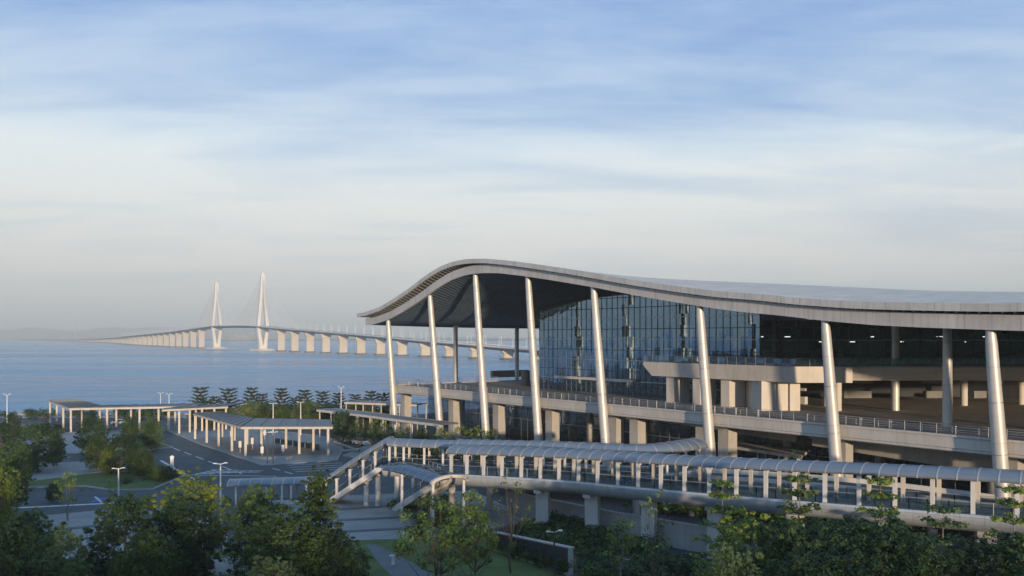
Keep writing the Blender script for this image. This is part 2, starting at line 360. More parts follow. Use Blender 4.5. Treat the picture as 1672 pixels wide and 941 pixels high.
# hill added out of view behind the camera, shaped to shade the foreground
mb = MB(); nx, ny = 90, 24; vs = []
for j in range(ny+1):
    for i in range(nx+1):
        x = -560+1120*i/nx; y = -330+250*j/ny
        e = math.exp(-((y+215)/52)**2)
        h = 34.6+5.0*mnoise.noise((x*0.018, 3.1, 0))+2.6*mnoise.noise((x*0.06, y*0.02, 5))+1.6*mnoise.noise((x*0.17, y*0.1, 1))
        vs.append((x, y, -0.5+h*e))
mb.add(vs, [(j*(nx+1)+i, j*(nx+1)+i+1, (j+1)*(nx+1)+i+1, (j+1)*(nx+1)+i) for j in range(ny) for i in range(nx)])
struct(mb.build('hill', M['hill_near']))
# far hills across the water
def ridge(name, y, x0, x1, hh, seed, step=120):
    mb = MB(); n = int((x1-x0)/step); top = []
    for i in range(n+1):
        x = x0+(x1-x0)*i/n; e = math.sin(math.pi*i/n)**0.5
        h = hh*(0.55+0.45*mnoise.noise((x*0.00035+seed, seed, 0))+0.22*mnoise.noise((x*0.0013, seed*2, 0)))*e
        top.append((x, h))
    rows = [(0, 0.0), (250, 0.35), (600, 0.75), (1000, 1.0), (1500, 0.8), (2200, 0.0)]
    vs = [(x, y+dy, SEA-1+max(h, 2)*k*(1+0.12*mnoise.noise((x*0.004, dy*0.01, seed)))) for dy, k in rows for x, h in top]
    mb.add(vs, [(j*(n+1)+i, j*(n+1)+i+1, (j+1)*(n+1)+i+1, (j+1)*(n+1)+i) for j in range(len(rows)-1) for i in range(n)], None, True)
    return struct(mb.build(name, M['hill']))
ridge('far_hills', 14200, -11000, -3000, 420, 1.3)
ridge('far_shore', 11500, -9800, 3500, 42, 4.2)
ridge('low_headland', 6200, -3000, 1600, 38, 7.7, 80)

slabz = [0.0]
def slab(name, pix, m_, z=None, kerb=False, world=None):
    poly = world if world else [tuple(G(x, y).xy) for x, y in pix]
    slabz[0] += 0.004; zt = (0.12 if z is None else z)+slabz[0]
    mb = MB(); mb.prism(poly, -0.3, zt); o = struct(mb.build(name, M[m_]))
    if kerb:
        mb = MB(); c = Vector((sum(p[0] for p in poly)/len(poly), sum(p[1] for p in poly)/len(poly), 0))
        for i in range(len(poly)):
            a = Vector((*poly[i], 0)); b_ = Vector((*poly[(i+1) % len(poly)], 0)); d = (b_-a).normalized(); 
            mb.box((a+b_)/2+Vector((0, 0, zt/2+0.01)), ((b_-a).length+0.2, 0.28, zt+0.06+0.003*i), math.atan2(d.y, d.x))
        k = mb.build('kerb', M['kerb']); struct(k)
    return o
def strip(name, a, b_, w, m_='paint', z=0.012, dash=None):      # painted line between two photo pixels on the ground
    a, b_ = G(*a), G(*b_); d = b_-a; ln = d.length; d.normalize(); mb = MB(); k = 0.0
    while k < ln:
        e = min(ln, k+(dash[0] if dash else ln)); lat = Vector((d.y, -d.x, 0))*w/2; p, q = a+d*k, a+d*e
        zv = Vector((0, 0, z))
        mb.add([p-lat+zv, q-lat+zv, q+lat+zv, p+lat+zv], [(0, 1, 2, 3)]); k = e+(dash[1] if dash else 1)
    return struct(mb.build(name, M[m_]))
slab('promenade', None, 'paving', world=[(-600, 250), (-30, 250), (-28, 261), (-150, 257), (-600, 266)])
slab('lawn', [(0, 694), (78, 696), (110, 700), (60, 720), (0, 716)], 'grass', kerb=True)
slab('lawn', [(330, 680), (640, 684), (660, 698), (470, 700), (360, 694)], 'grass')
slab('lawn', [(520, 702), (600, 704), (640, 716), (560, 712)], 'grass')
slab('pavement', [(95, 708), (190, 704), (270, 702), (262, 712), (190, 714), (180, 722), (215, 734), (180, 741), (30, 742), (20, 728)], 'paving', kerb=True)
slab('lawn', [(120, 727), (135, 718), (170, 716), (200, 723), (160, 735), (130, 734)], 'grass', z=0.14)
slab('lawn', [(215, 719), (232, 716), (282, 731), (240, 736)], 'grass', kerb=True)
slab('pavement', [(40, 760), (140, 755), (215, 757), (170, 772), (60, 786), (0, 790), (0, 765)], 'paving', kerb=True)
slab('lawn', [(60, 786), (130, 776), (180, 770), (300, 778), (250, 800), (185, 802), (140, 795), (60, 796), (-40, 800), (-40, 786)], 'grass', kerb=True)
slab('pavement_island', [(262, 699), (330, 694), (420, 700), (545, 716), (560, 735), (550, 753), (429, 761), (330, 727)], 'paving', kerb=True)
slab('pavement', [(600, 728), (700, 716), (730, 735), (640, 760), (560, 745)], 'paving', kerb=True)
slab('plaza', [(548, 812), (770, 804), (870, 850), (800, 866), (700, 880), (600, 884), (440, 890), (400, 850), (430, 826)], 'paving', kerb=True)
slab('lawn', [(590, 885), (700, 882), (810, 868), (870, 905), (950, 960), (900, 1100), (560, 1100), (560, 900)], 'grass', z=0.10)
slab('garden_path', [(598, 893), (612, 891), (700, 935), (740, 1000), (700, 1000), (620, 925)], 'paving_dark', z=0.12)
slab('plaza', [(60, 846), (165, 836), (260, 834), (340, 850), (330, 905), (60, 920), (20, 880)], 'paving', kerb=True)
slab('lawn', [(-60, 835), (10, 836), (60, 846), (20, 880), (60, 922), (330, 907), (290, 1150), (-200, 1150)], 'grass', z=0.08)
slab('lawn', [(330, 905), (440, 890), (590, 885), (560, 900), (560, 1100), (300, 1100)], 'grass', z=0.09)
slab('garden_path', [(290, 917), (350, 912), (420, 918), (440, 990), (360, 990), (330, 950)], 'paving', z=0.13, kerb=True)
slab('planting_bed', [(815, 868), (905, 852), (1005, 880), (1130, 925), (1250, 960), (1400, 1150), (950, 1150), (935, 925)], 'soil', z=0.10)
slab('planting_bed', [(1250, 905), (1700, 905), (1900, 1200), (1300, 1200)], 'soil', z=0.11)
# stripes of darker stone
for a, b_ in [((556, 834), (708, 824)), ((550, 852), (700, 845)), ((552, 871), (690, 864))]: strip('paving_band', a, b_, 1.0, 'paving_dark', 0.23)
for a, b_ in [((95, 868), (165, 860)), ((110, 884), (170, 880))]: strip('paving_band', a, b_, 1.1, 'paving_dark', 0.24)
# road markings
strip('road_marking', (180, 724), (245, 736), 0.35)
strip('road_marking', (283, 732), (395, 774), 0.3, dash=(5, 3))
strip('road_marking', (200, 742), (245, 739), 0.3)
strip('road_marking', (445, 765), (478, 774), 0.3, dash=(3, 2))
strip('road_marking', (85, 748), (115, 747), 0.3)
strip('road_marking', (0, 831), (200, 821), 0.8)
strip('road_marking', (60, 797), (200, 790), 0.3)
strip('road_marking', (262, 752), (330, 790), 0.5)
for k in range(7): strip('road_marking', (318+k*13, 775-k*0.6), (352+k*12, 768+k*0.5), 0.55)
strip('road_marking', (312, 776), (452, 778), 0.35); strip('road_marking', (345, 767), (430, 769), 0.35)
for k in range(4): strip('road_marking', (468+k*5, 760+k*3.5), (560, 756+k*3.5), 0.35)
strip('painted_bay', (152, 817), (188, 816), 3.6, 'bluepaint', 0.016)
strip('road_marking', (155, 811.5), (168, 822), 0.3, z=0.02)
# seawall rocks
mb = MB()
for i in range(700):
    x = random.uniform(-340, 0); y = 259+abs(random.gauss(0, 1.6))+(0 if x > -150 else (-150-x)*0.018)+max(0, x+28)*1.36
    s_ = random.uniform(0.5, 1.3); rot = Matrix.Rotation(random.uniform(0, 6), 3, Vector((random.random(), random.random(), random.random())).normalized())
    mb.box((x, y+1.5, SEA+random.uniform(0.2, 1.7)), (s_, s_*0.8, s_*0.7), rot=rot)
struct(mb.build('rock_armour', M['rock']))

# ================================================================== TERMINAL BUILDING
U = Vector((0.6, -0.8, 0)); V = Vector((0.8, 0.6, 0)); O0 = Vector((0, 171.6, 0))
def B(s, t, z): return O0+U*s+V*t+Vector((0, 0, z))
def S(x, t=0.0):                                                # position along the building seen at photo column x
    r = (x-836)/F; return (r*(171.6+0.6*t)-0.8*t)/(0.6+0.8*r)
def D(s, t): return 171.6-0.8*s+0.6*t
TF = -3.0
fas = [(596.8, 531), (608, 530.5), (633.8, 522.4), (659, 508.4), (684.8, 491.8), (710.3, 472.7), (735.8, 457.4), (761, 449), (781.7, 446), (812, 446), (855.7, 451),
       (901.6, 458), (963, 468.3), (1056, 486), (1140.6, 500), (1204, 509), (1280, 516), (1341.8, 523.7), (1428.6, 531.3), (1505, 535), (1590, 538), (1672, 540.8)]
ps, pz = [], []
for x, y in fas:
    s_ = S(x, TF); ps.append(s_); pz.append(CAMZ+(HY-y)*D(s_, TF)/F)
ps += [ps[-1]+15, ps[-1]+40, ps[-1]+75]; pz += [pz[-1]-0.2, pz[-1]-0.1, pz[-1]+0.5]
S0, S1 = ps[0], ps[-1]
def smoothtab(xs, ys, x, w=3.0):
    return sum(interp(xs, ys, x+k*w)*wt for k, wt in ((-1, .25), (0, .5), (1, .25)))
def front(s): return smoothtab(ps, pz, s, 1.6) if s > S0+2 else interp(ps, pz, s)
bs, bz = [-62, -40, -27, -16, 3, 15, 40, 70, 110, 180], [25.9, 25.9, 26.0, 26.8, 30.6, 31.6, 30.7, 28.1, 26.0, 24.5]
def fz(t):
    k = min(max((t-TF)/63.0, 0), 1); return 1-(1-k)**3
def soff(s, t):
    f = fz(t); return front(s)*(1-f)+smoothtab(bs, bz, s, 5)*f
term = empty('terminal_building', B(0, 30, 0), 'long glass ferry terminal with a wave shaped grey roof on leaning columns beside the sea', 'building')
TT = 112.0
ts = [TF+0.3, 0, 3, 7, 12, 18, 25, 33, 42, 52, 64, 80, 96, TT]
ss = list(np.arange(S0, S1, 1.1))+[S1]
# corrugated ceiling of slats
mb = MB(); sl_s = []
x = S0+0.2
while x < S1-2: sl_s += [(x, 0.0), (x+0.42, -0.03), (x+0.47, 0.5), (x+1.08, 0.52)]; x += 1.1
vs = [B(a, t_, soff(a, t_)+0.25+h) for a, h in sl_s for t_ in ts]; n = len(ts)
mb.add(vs, [(i*n+j, i*n+j+1, (i+1)*n+j+1, (i+1)*n+j) for i in range(len(sl_s)-1) for j in range(n-1)])
mb.build('ceiling', M['soffit'], term)
# lower fascia band
def band_mesh(f_lo, f_hi, t0, thick, sa, sb, name, m_, par):
    mb = MB(); arr = list(np.arange(sa, sb, 1.5))+[sb]; L_ = 0; vs = []; q = []
    for i, a in enumerate(arr):
        lo, hi = f_lo(a), f_hi(a)
        vs += [B(a, t0, lo), B(a, t0, hi), B(a, t0+thick, hi), B(a, t0+thick, lo)]; q.append(a)
    fs = []; uv = []
    for i in range(len(arr)-1):
        for j in range(4):
            k = (j+1) % 4; fs.append((i*4+j, i*4+k, (i+1)*4+k, (i+1)*4+j))
            uv.append([(q[i], 0.2+j), (q[i], 0.9+j), (q[i+1], 0.9+j), (q[i+1], 0.2+j)])
    mb.add(vs, fs, uv); mb.add(vs[:4], [(3, 2, 1, 0)]); mb.add(vs[-4:], [(0, 1, 2, 3)])
    return mb.build(name, m_, par)
FH = 1.72
fasc = band_mesh(lambda s: front(s), lambda s: front(s)+FH, TF, 0.5, S0, S1, 'lower_fascia', M['fascia'], term)
# upper roof layer: shifted outwards to the left
US = 3.0; UG = 0.42; UH = 0.92; U0 = S(583, TF-0.9)
def upf(s): return (front(max(s+US, S0)) if s+US > S0 else front(S0))+FH+UG-(0.0 if s > S0 else (S0-s)*0.02)
band_mesh(upf, lambda s: upf(s)+UH, TF-0.9, 0.45, U0, S1, 'upper_fascia', M['fascia'], term)
mb = MB(); arr = list(np.arange(U0, S1, 1.6))+[S1]; tt = [TF-0.45]+ts[1:]
def top(s, t):
    f = fz(t); return (upf(s)+UH-0.05)*(1-f)+(smoothtab(bs, bz, s+US, 5)+FH+UG+UH)*f
vs = [B(a, t_, top(a, t_)) for a in arr for t_ in tt]; n = len(tt)
mb.add(vs, [(i*n+j, (i+1)*n+j, (i+1)*n+j+1, i*n+j+1) for i in range(len(arr)-1) for j in range(n-1)],
       [[(arr[i], tt[j]), (arr[i+1], tt[j]), (arr[i+1], tt[j+1]), (arr[i], tt[j+1])] for i in range(len(arr)-1) for j in range(n-1)], True)
mb.build('roof', M['roofpanel'], term)
# underside of the upper layer and the ribs in the gap
mb = MB(); vs = []
arr2 = list(np.arange(U0, S1, 1.6))+[S1]; t2 = [TF-0.45, 1, 6, 20, 60, TT]; n = len(t2)
vs = [B(a, t_, (upf(a)+0.12)*(1-fz(t_))+(smoothtab(bs, bz, a+US, 5)+FH+UG)*fz(t_)) for a in arr2 for t_ in t2]
mb.add(vs, [(i*n+j, i*n+j+1, (i+1)*n+j+1, (i+1)*n+j) for i in range(len(arr2)-1) for j in range(n-1)], None, True)
mb.build('roof_underlayer', M['soffit_dark'], term)
mb = MB(); s_ = S0+0.5
while s_ < S1-1:
    mb.bar(B(s_, TF-0.5, upf(s_)+0.03), B(s_, TF+3.0, front(s_)+FH+0.1), 0.10, 0.40); s_ += 1.25
mb.build('gap_louvres', M['metal'], term)
# end fascia on the left gable, both layers
def end_band(s_, flo, fhi, name, ts_):
    mb = MB(); vs = []
    for t_ in ts_: vs += [B(s_, t_, flo(t_)), B(s_, t_, fhi(t_)), B(s_+0.4, t_, fhi(t_)), B(s_+0.4, t_, flo(t_))]
    for i in range(len(ts_)-1):
        for j in range(4):
            k = (j+1) % 4; mb.add([vs[i*4+j], vs[i*4+k], vs[(i+1)*4+k], vs[(i+1)*4+j]], [(3, 2, 1, 0)], [[(ts_[i], 0.1)]*4])
    mb.build(name, M['fascia'], term)
end_band(S0-0.05, lambda t: soff(S0, t)+0.1, lambda t: soff(S0, t)+FH*0.8, 'end_fascia', ts)
end_band(U0-0.05, lambda t: upf(U0)*(1-fz(t))+(25.9+FH+UG)*fz(t), lambda t: (upf(U0)+UH*0.8)*(1-fz(t))+(25.9+FH+UG+UH*0.8)*fz(t), 'end_fascia', [TF-0.9]+ts[1:])
# leaning front columns
DZ = 11.8
cols = [(632, 641), (700, 714), (774, 789.5), (860, 875.5), (967, 984.5), (1140, 1156), (1345, 1361.5), (1615, 1632)]
for xt, xb in cols+[(1985, 2010)]:
    sb = S(xb, -1.0); st = S(xt, -2.3); zt = front(st)+0.12
    mb = MB(); pts = []; n = 20
    a = B(sb, -1.0, DZ-1); b_ = B(st, -2.0, zt); dr = (b_-a)/(b_.z-a.z); foot = a-dr*a.z
    foot.z = 0.0
    prof = [(0, 0.82), (0.25, 0.82), (0.6, 0.76), (0.93, 0.62), (1.0, 0.5)]
    for (k0, r0), (k1, r1) in zip(prof, prof[1:]): mb.tube(foot.lerp(b_, k0), foot.lerp(b_, k1), r0, r1, n, cap=False)
    c = mb.build('column', M['column'], term)
    for kk in (0.18, 0.42, 0.66):
        rm = MB(); pp = foot.lerp(b_, kk); rm.tube(pp, pp+dr*0.08, 0.835-kk*0.08, None, 20, cap=False); rm.build('joint_ring', M['metal'], c)
# inner vertical columns on the deck
inner = [(744, 18), (844, 38), (1547, 9.9), (1462, 28.5), (1940, 9.9)]
for x, t_ in inner:
    s_ = S(x, t_); mb = MB(); mb.tube(B(s_, t_, DZ), B(s_, t_, soff(s_, t_)+0.2), 0.62 if t_ < 30 else 0.55, 0.56, 20, cap=False)
    mb.build('column', M['column'], term)
# main deck
SD0 = S(645, 0); SE = S1-6
mb = MB(); mb.prism([tuple(B(s_, t_, 0).xy) for s_, t_ in ((SD0+0.3, 0.3), (SE, 0.3), (SE, TT-2), (SD0+0.3, TT-2))], DZ-1.9, DZ)
mb.build('deck', M['deckfloor'], term)
mb = MB()
prof = [(0, 0), (0.0, -0.25), (0.18, -0.3), (0.25, -1.6), (0.9, -2.05), (2.4, -2.05), (2.4, -1.95), (0.36, -1.93), (0.36, 0.0)]
mb.sweep([B(SE, -0.1, DZ+0.14), B(SD0, -0.1, DZ+0.14)], prof)      # right of travel = inwards
mb2 = MB(); mb2.sweep([B(SD0-0.1, -0.1, DZ+0.15), B(SD0-0.1, TT-2, DZ+0.15)], [(0.0, 0), (0, -0.3), (0.2, -1.6), (0.9, -2.1), (1.0, -1.95), (0.35, -1.93), (0.35, 0)])
fa = mb.build('deck_edge', M['panel'], term); mb2.build('deck_edge', M['panel'], term)
# railings
def railing(path, h, parent, name, post=2.0, glass=False, mtl='rail_metal', thick=0.05):
    fr = MB(); gl = MB(); path = [Vector(p) for p in path]
    for a, b_ in zip(path, path[1:]):
        n = max(1, round((b_-a).length/post)); up = Vector((0, 0, 1))
        for k in range(n+1):
            p = a.lerp(b_, k/n); fr.bar(p, p+up*h, thick*1.3)
        fr.bar(a+up*h, b_+up*h, thick*1.5, thick)
        if glass: gl.bar(a+up*(h*0.5), b_+up*(h*0.5), 0.03, h*0.8)
        else:
            for q in (0.25, 0.5, 0.75): fr.bar(a+up*h*q, b_+up*h*q, thick*0.6)
    r = fr.build(name, M[mtl], parent)
    if glass: gl.build('glass_panel', M['glass_rail'], r)
    return r
railing([B(SE, 0.5, DZ+0.14), B(SD0+0.3, 0.5, DZ+0.14), B(SD0+0.3, 60, DZ+0.14)], 1.15, term, 'railing', 2.0)
railing([B(SD0+2.5, 3.2, DZ), B(SE, 3.2, DZ)], 0.75, term, 'railing', 3.2)
s_ = SD0+3
while s_ < SE:
    mb = MB(); mb.tube(B(s_, 2.2, DZ), B(s_, 2.2, DZ+0.85), 0.06, 0.06, 6); mb.box(B(s_, 2.2, DZ+0.9), (0.18, 0.18, 0.1)); mb.build('light_post', M['white'], term); s_ += 4.1
# planter wall and service kiosk at the end of the deck
a = S(812, 45); mb = MB(); mb.box(B(a+2, 47, DZ+1.0), (11, 1.2, 2.0), math.atan2(V.y, V.x)); mb.build('planter_wall', M['interior_light'], term)
mb = MB(); p = B(S(858, 26), 26, DZ); mb.tube(p, p+Vector((0, 0, 3.4)), 1.1, 1.1, 16); mb.tube(p+Vector((0, 0, 3.4)), p+Vector((0, 0, 3.7)), 1.1, 0.7, 16); mb.build('kiosk', M['interior_light'], term)
# piers under the deck
for x, w in [(663, 1.9), (742, 1.9), (815, 1.9), (902, 1.9), (1006, 1.9), (1041, 1.9), (1149, 1.6), (1188, 2.1), (1376, 1.8), (1652, 1.8)]:
    t_ = 3.6; s_ = S(x, t_); mb = MB()
    mb.box(B(s_, t_, (DZ-2.3)/2), (2.0, w, DZ-2.3), math.atan2(U.y, U.x))
    mb.box(B(s_, t_+0.4, DZ-2.15), (2.5, w+2.2, 0.5), math.atan2(U.y, U.x))
    mb.build('pier', M['concrete'], term)
for s_ in np.arange(SD0+4, SE, 16):
    for t_ in (17, 34, 52):
        mb = MB(); mb.tube(B(s_, t_, 0), B(s_, t_, DZ-1.9), 0.7, 0.7, 12, cap=False); mb.build('pier', M['concrete'], term)
# deep beams in the shade below the deck
for xa, xb, t_, z0, z1, z2 in [(1326, 2300, 8.0, 7.6, 5.9, 9.92), (1046, 1300, 12.0, 8.3, 7.2, 9.92), (905, 1040, 13.0, 8.4, 8.0, 9.92), (690, 900, 13.0, 8.4, 8.0, 9.92)]:
    sa, sb = S(xa, t_), min(S(min(xb, 1900), t_), SE); mb = MB()
    vs = [B(sa, t_, z0), B(sb, t_, z1), B(sb, t_, z2), B(sa, t_, z2)]; vs += [v+V*0.6 for v in vs]
    mb.add(vs, [(0, 1, 2, 3), (7, 6, 5, 4), (0, 4, 5, 1), (0, 3, 7, 4), (1, 5, 6, 2)]); mb.build('deck_beam', M['concrete'], term)
# lower storey behind the piers
def gwall(s0, s1, t_, z0, zf, name, gm, dx, rails, thin, parent, mw=0.075, along='s', tgt=None, fin=0.10):
    """glass wall following the ceiling, mullions and rails as a sub-part; along s at constant t or along t at constant s"""
    n = max(1, round(abs(s1-s0)/dx)); mb = MB(); fr = MB()
    Q = (lambda a, z, off=0.0: B(a, t_-off, z)) if along == 's' else (lambda a, z, off=0.0: B(t_-off, a, z))
    a_ = [s0+(s1-s0)*i/n for i in range(n+1)]; tops = [zf(a) for a in a_]
    vs = []
    for a, z in zip(a_, tops): vs += [Q(a, z0), Q(a, z)]
    mb.add(vs, [(2*i, 2*i+2, 2*i+3, 2*i+1) for i in range(n)])
    w = mb.build(name, M[gm], parent)
    for a, z in zip(a_, tops): fr.bar(Q(a, z0, 0.06), Q(a, z, 0.06), mw, fin)
    if rails:
        for z in rails:
            rl = MB()
            ok = [i for i in range(n) if z < min(tops[i], tops[i+1])]
            if ok: rl.bar(Q(a_[ok[0]], z, 0.2), Q(a_[ok[-1]+1], z, 0.2), 0.34, 0.14); rl.build('rail', M['metal'], w)
    for z in thin:
        for i in range(n):
            if z < min(tops[i], tops[i+1]): fr.bar(Q(a_[i], z, 0.12), Q(a_[i+1], z, 0.12), 0.14, 0.13)
    for i in range(n): fr.bar(Q(a_[i], tops[i]-0.1, 0.1), Q(a_[i+1], tops[i+1]-0.1, 0.1), 0.3, 0.22)
    fr.build('mullion_grid', M['darkmetal'], w); return w
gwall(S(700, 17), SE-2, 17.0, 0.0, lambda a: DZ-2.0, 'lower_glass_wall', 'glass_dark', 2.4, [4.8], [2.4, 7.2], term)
GS0 = S(881, 20); GS1 = S(1241, 20)
thin = [12.5+2.15*k+1.05 for k in range(10)]
ztop = lambda t_: (lambda a: soff(a, t_)+0.2)
gwall(GS0, GS1, 20.0, DZ, ztop(20.0), 'glass_wall', 'glass', 1.6, [14.6, 18.8, 23.1, 27.4], [13.0, 16.6, 20.9, 25.2, 29.5, 31.6], term)
gwall(20.0, TT-6, GS0, DZ, lambda t_: soff(GS0, t_)+0.2, 'glass_wall', 'glass', 2.4, [14.6, 18.8, 23.1, 27.4], [16.6, 20.9, 25.2], term, along='t')
def world_glass(x0, x1, d, z0, name, gm, dx):
    n = max(1, round((x1-x0)/dx)); mb = MB(); fr = MB(); X_ = [x0+(x1-x0)*i/n for i in range(n+1)]; tops = []
    for x in X_:
        v = Vector((x, d-171.6, 0)); tops.append(soff(v.dot(U), v.dot(V))+0.2)
    vs = []
    for x, z in zip(X_, tops): vs += [(x, d, z0), (x, d, z)]
    mb.add(vs, [(2*i, 2*i+2, 2*i+3, 2*i+1) for i in range(n)]); w = mb.build(name, M[gm], term)
    for x, z in zip(X_, tops): fr.bar((x, d-.06, z0), (x, d-.06, z), 0.12, 0.2)
    rl = MB()
    for z in (20.9, 23.0, 25.2): (rl if z == 23.0 else fr).bar((x0, d-.14, z), (x1, d-.14, z), 0.16, 0.12)
    rl.build('rail', M['metal'], w); fr.build('mullion_grid', M['darkmetal'], w)
pg = B(GS1, 20, 0)
world_glass(pg.x+0.05, 95.0, pg.y, DZ+7.3, 'glass_wall', 'glass_dark', 3.0)
# the dark hall under the gallery
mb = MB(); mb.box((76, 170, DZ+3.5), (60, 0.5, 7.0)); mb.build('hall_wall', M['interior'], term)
# a projecting maintenance beam on the glass
mb = MB(); a, b_ = B(S(908, 19.2), 19.2, 14.75), B(S(1036, 19.2), 19.2, 14.75); mb.bar(a, b_, 0.9, 0.55); mb.build('canopy_beam', M['white'], term)
# interior slab, back wall and posts seen through the glass
mb = MB(); mb.prism([tuple(B(*q, 0).xy) for q in ((GS0+3, 26), (GS1-2, 26), (GS1-2, 60), (GS0+3, 60))], 18.2, 18.9); mb.build('interior_floor', M['interior_light'], term)
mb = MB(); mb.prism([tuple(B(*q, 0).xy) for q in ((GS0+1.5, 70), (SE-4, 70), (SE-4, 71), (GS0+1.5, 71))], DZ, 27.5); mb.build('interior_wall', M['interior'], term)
for k in range(7):
    s_ = GS0+6+k*10.5; mb = MB(); mb.tube(B(s_, 27, DZ), B(s_, 27, soff(s_, 27)), 0.4, 0.4, 12, cap=False); mb.build('interior_column', M['white'], term)
# interior fittings: counters, partitions and a gallery front
rg_ = random.Random(12)
for k in range(14):
    s_ = GS0+4+k*5.0; p = B(s_, 24+rg_.uniform(0, 5), DZ+0.7); mb = MB(); mb.box(p, (rg_.uniform(1.5, 3.6), 0.9, 1.3), math.atan2(U.y, U.x)); mb.box(p+Vector((0, 0, 1.9)), (rg_.uniform(1.2, 3), 0.25, 0.5), math.atan2(U.y, U.x)); mb.build('counter', M['white'], term)
mb = MB(); mb.bar(B(GS0+3, 25.8, 19.4), B(GS1-2, 25.8, 19.4), 0.2, 1.1); mb.build('interior_parapet', M['white'], term)
for k in range(11):
    x = 44.5+k*4.3+rg_.uniform(-1, 1); hh = rg_.choice((1.4, 2.2, 4.5)); mb = MB(); mb.box((x, 148.9+rg_.uniform(0, 2), 19.1+hh/2), (rg_.uniform(0.5, 1.9), 0.4, hh)); mb.build('partition', M['interior_light'] if k % 3 else M['white'], term)
for k in range(9):
    x = 45+k*5.1; mb = MB(); mb.box((x, 151+rg_.uniform(0, 5), rg_.choice((22.7, 23.6))), (rg_.uniform(0.3, 1.0), 0.4, 0.14)); mb.build('ceiling_light', M['lit_lamp'], term)
mb = MB(); mb.prism([(42.5, 149), (95, 149), (95, 168), (42.5, 168)], 18.6, 19.0); mb.build('interior_floor', M['interior_light'], term)
# upper floor: terrace along the glass, then turning to face the approach
UZ = 19.0; TA = 11.0
sa, sc_ = S(1050, TA), S(1298, TA)
rz = math.atan2(U.y, U.x)
pc = B(sc_, TA, 0); pe = P(1392, pc.y, 0); DG = pc.y+2.6
tail = [Vector((pe.x, DG+15, 0)), B(GS1, 20.5, 0), B(sa, 20.5, 0)]
def terrace_mesh():
    mb = MB(); out = [B(sa, TA, 0), pc, pe]; 
    up = Vector((0, 0, 1)); H_ = 2.5
    tl = [B(sa, TA, UZ), B(sa, TA, UZ-0.6), B(sa+2.2, TA, UZ-H_)]
    tb = [B(sa, 20.5, UZ), B(sa, 20.5, UZ-0.6), B(sa+2.2, 20.5, UZ-H_)]
    c0, c1 = pc+up*UZ, pc+up*(UZ-H_); e0, e1 = pe+up*UZ, pe+up*(UZ-H_); g0, g1 = tail[0]+up*UZ, tail[0]+up*(UZ-H_)
    k0, k1 = tail[1]+up*UZ, tail[1]+up*(UZ-H_)
    vs = tl+[c1, c0, e1, e0, g1, g0, k1, k0]+tb
    L0 = (c0-tl[0]).length
    mb.add(vs, [(0, 1, 2, 3, 4), (4, 3, 5, 6), (6, 5, 7, 8), (0, 4, 6, 8, 10, 11), (2, 13, 9, 7, 5, 3), (0, 11, 12, 1), (1, 12, 13, 2)],
      [[(0, 0.2), (0, .8), (2.2, 2.5), (L0, 2.5), (L0, 0.2)], [(L0, .2), (L0, 2.5), (L0+8, 2.5), (L0+8, .2)], [(0, .2), (0, 2.5), (9, 2.5), (9, .2)], [(1, 1)]*6, [(1, 1)]*6, [(1, 1)]*4, [(1, 1)]*4])
    return mb
terrace_mesh().build('upper_terrace', M['panel'], term)
XE = 92.0
mb = MB(); mb.sweep([Vector((pe.x+0.02, DG, UZ-0.02)), Vector((XE, DG, UZ-0.02))], [(0.0, 0), (0.25, -0.25), (0.3, -1.1), (0.0, -1.6), (-0.7, -2.3), (-13.0, -2.3), (-13.0, 0)])
mb.build('upper_gallery', M['concrete_pale'], term)
railing([B(sa+0.2, TA+0.3, UZ), B(sc_, TA+0.3, UZ), pe+Vector((-.2, .3, UZ)), Vector((pe.x-.2, DG+0.3, UZ)), Vector((XE, DG+0.3, UZ))], 1.25, term, 'railing', 1.9, glass=True, thick=0.035)
for x0, x1 in [(1088, 1100), (1131, 1143), (1177, 1191), (1228, 1241)]:
    s0, s1 = S(x0, TA+0.8), S(x1, TA+0.8); mb = MB(); mb.box(B((s0+s1)/2, TA+2.9, (DZ+UZ-2.5)/2), (s1-s0, 4.2, UZ-2.5-DZ), rz); mb.build('pillar', M['concrete_pale'], term)
s0 = S(1241, TA+1.0)
# solid stair core facing the approach, with shallow vertical recesses
q0, q1 = P(1243, 136.6, 0), P(1306, 136.6, 0); w_ = q1.x-q0.x; zc = (DZ+UZ-2.5)/2
mb = MB(); mb.box((q0.x+w_/2, 141.8, zc), (w_, 9.6, UZ-2.5-DZ))
for f0, f1 in ((0, .30), (.42, .62), (.74, 1.0)): mb.box((q0.x+w_*(f0+f1)/2, 136.75, zc), (w_*(f1-f0), 0.55, UZ-2.5-DZ-0.02))
mb.build('stair_core', M['concrete_pale'], term)
gwall(sa+3.0, s0, TA+6.5, DZ, lambda a: UZ-2.5, 'entrance_glass', 'glass_dark', 2.0, [14.2], [13.0, 15.4], term)
for x, d in ((1368, 136.5), (1461.5, 138.0), (1574, 147.0), (1668, 149.5)):
    mb = MB(); p = P(x, d, 0); mb.tube(p+Vector((0, 0, DZ)), p+Vector((0, 0, UZ-2.3)), 0.58, 0.58, 16, cap=False); mb.build('column', M['concrete_pale'], term)
for x in (1400, 1530, 1612):
    mb = MB(); p = P(x, 156, DZ+1.3); mb.box(p, (5.0, 0.4, 1.3)); mb.box(p+Vector((0, 0, 2.5)), (5.6, 0.3, 1.0)); mb.build('check_gate', M['interior_light'], term)
# small soffit fittings
for x, t_ in [(1443, 2), (1430, 6), (1580, 8)]:
    s_ = S(x, t_); mb = MB(); mb.box(B(s_, t_, soff(s_, t_)-0.05), (0.7, 0.5, 0.35), rz); mb.build('floodlight', M['white'], term)

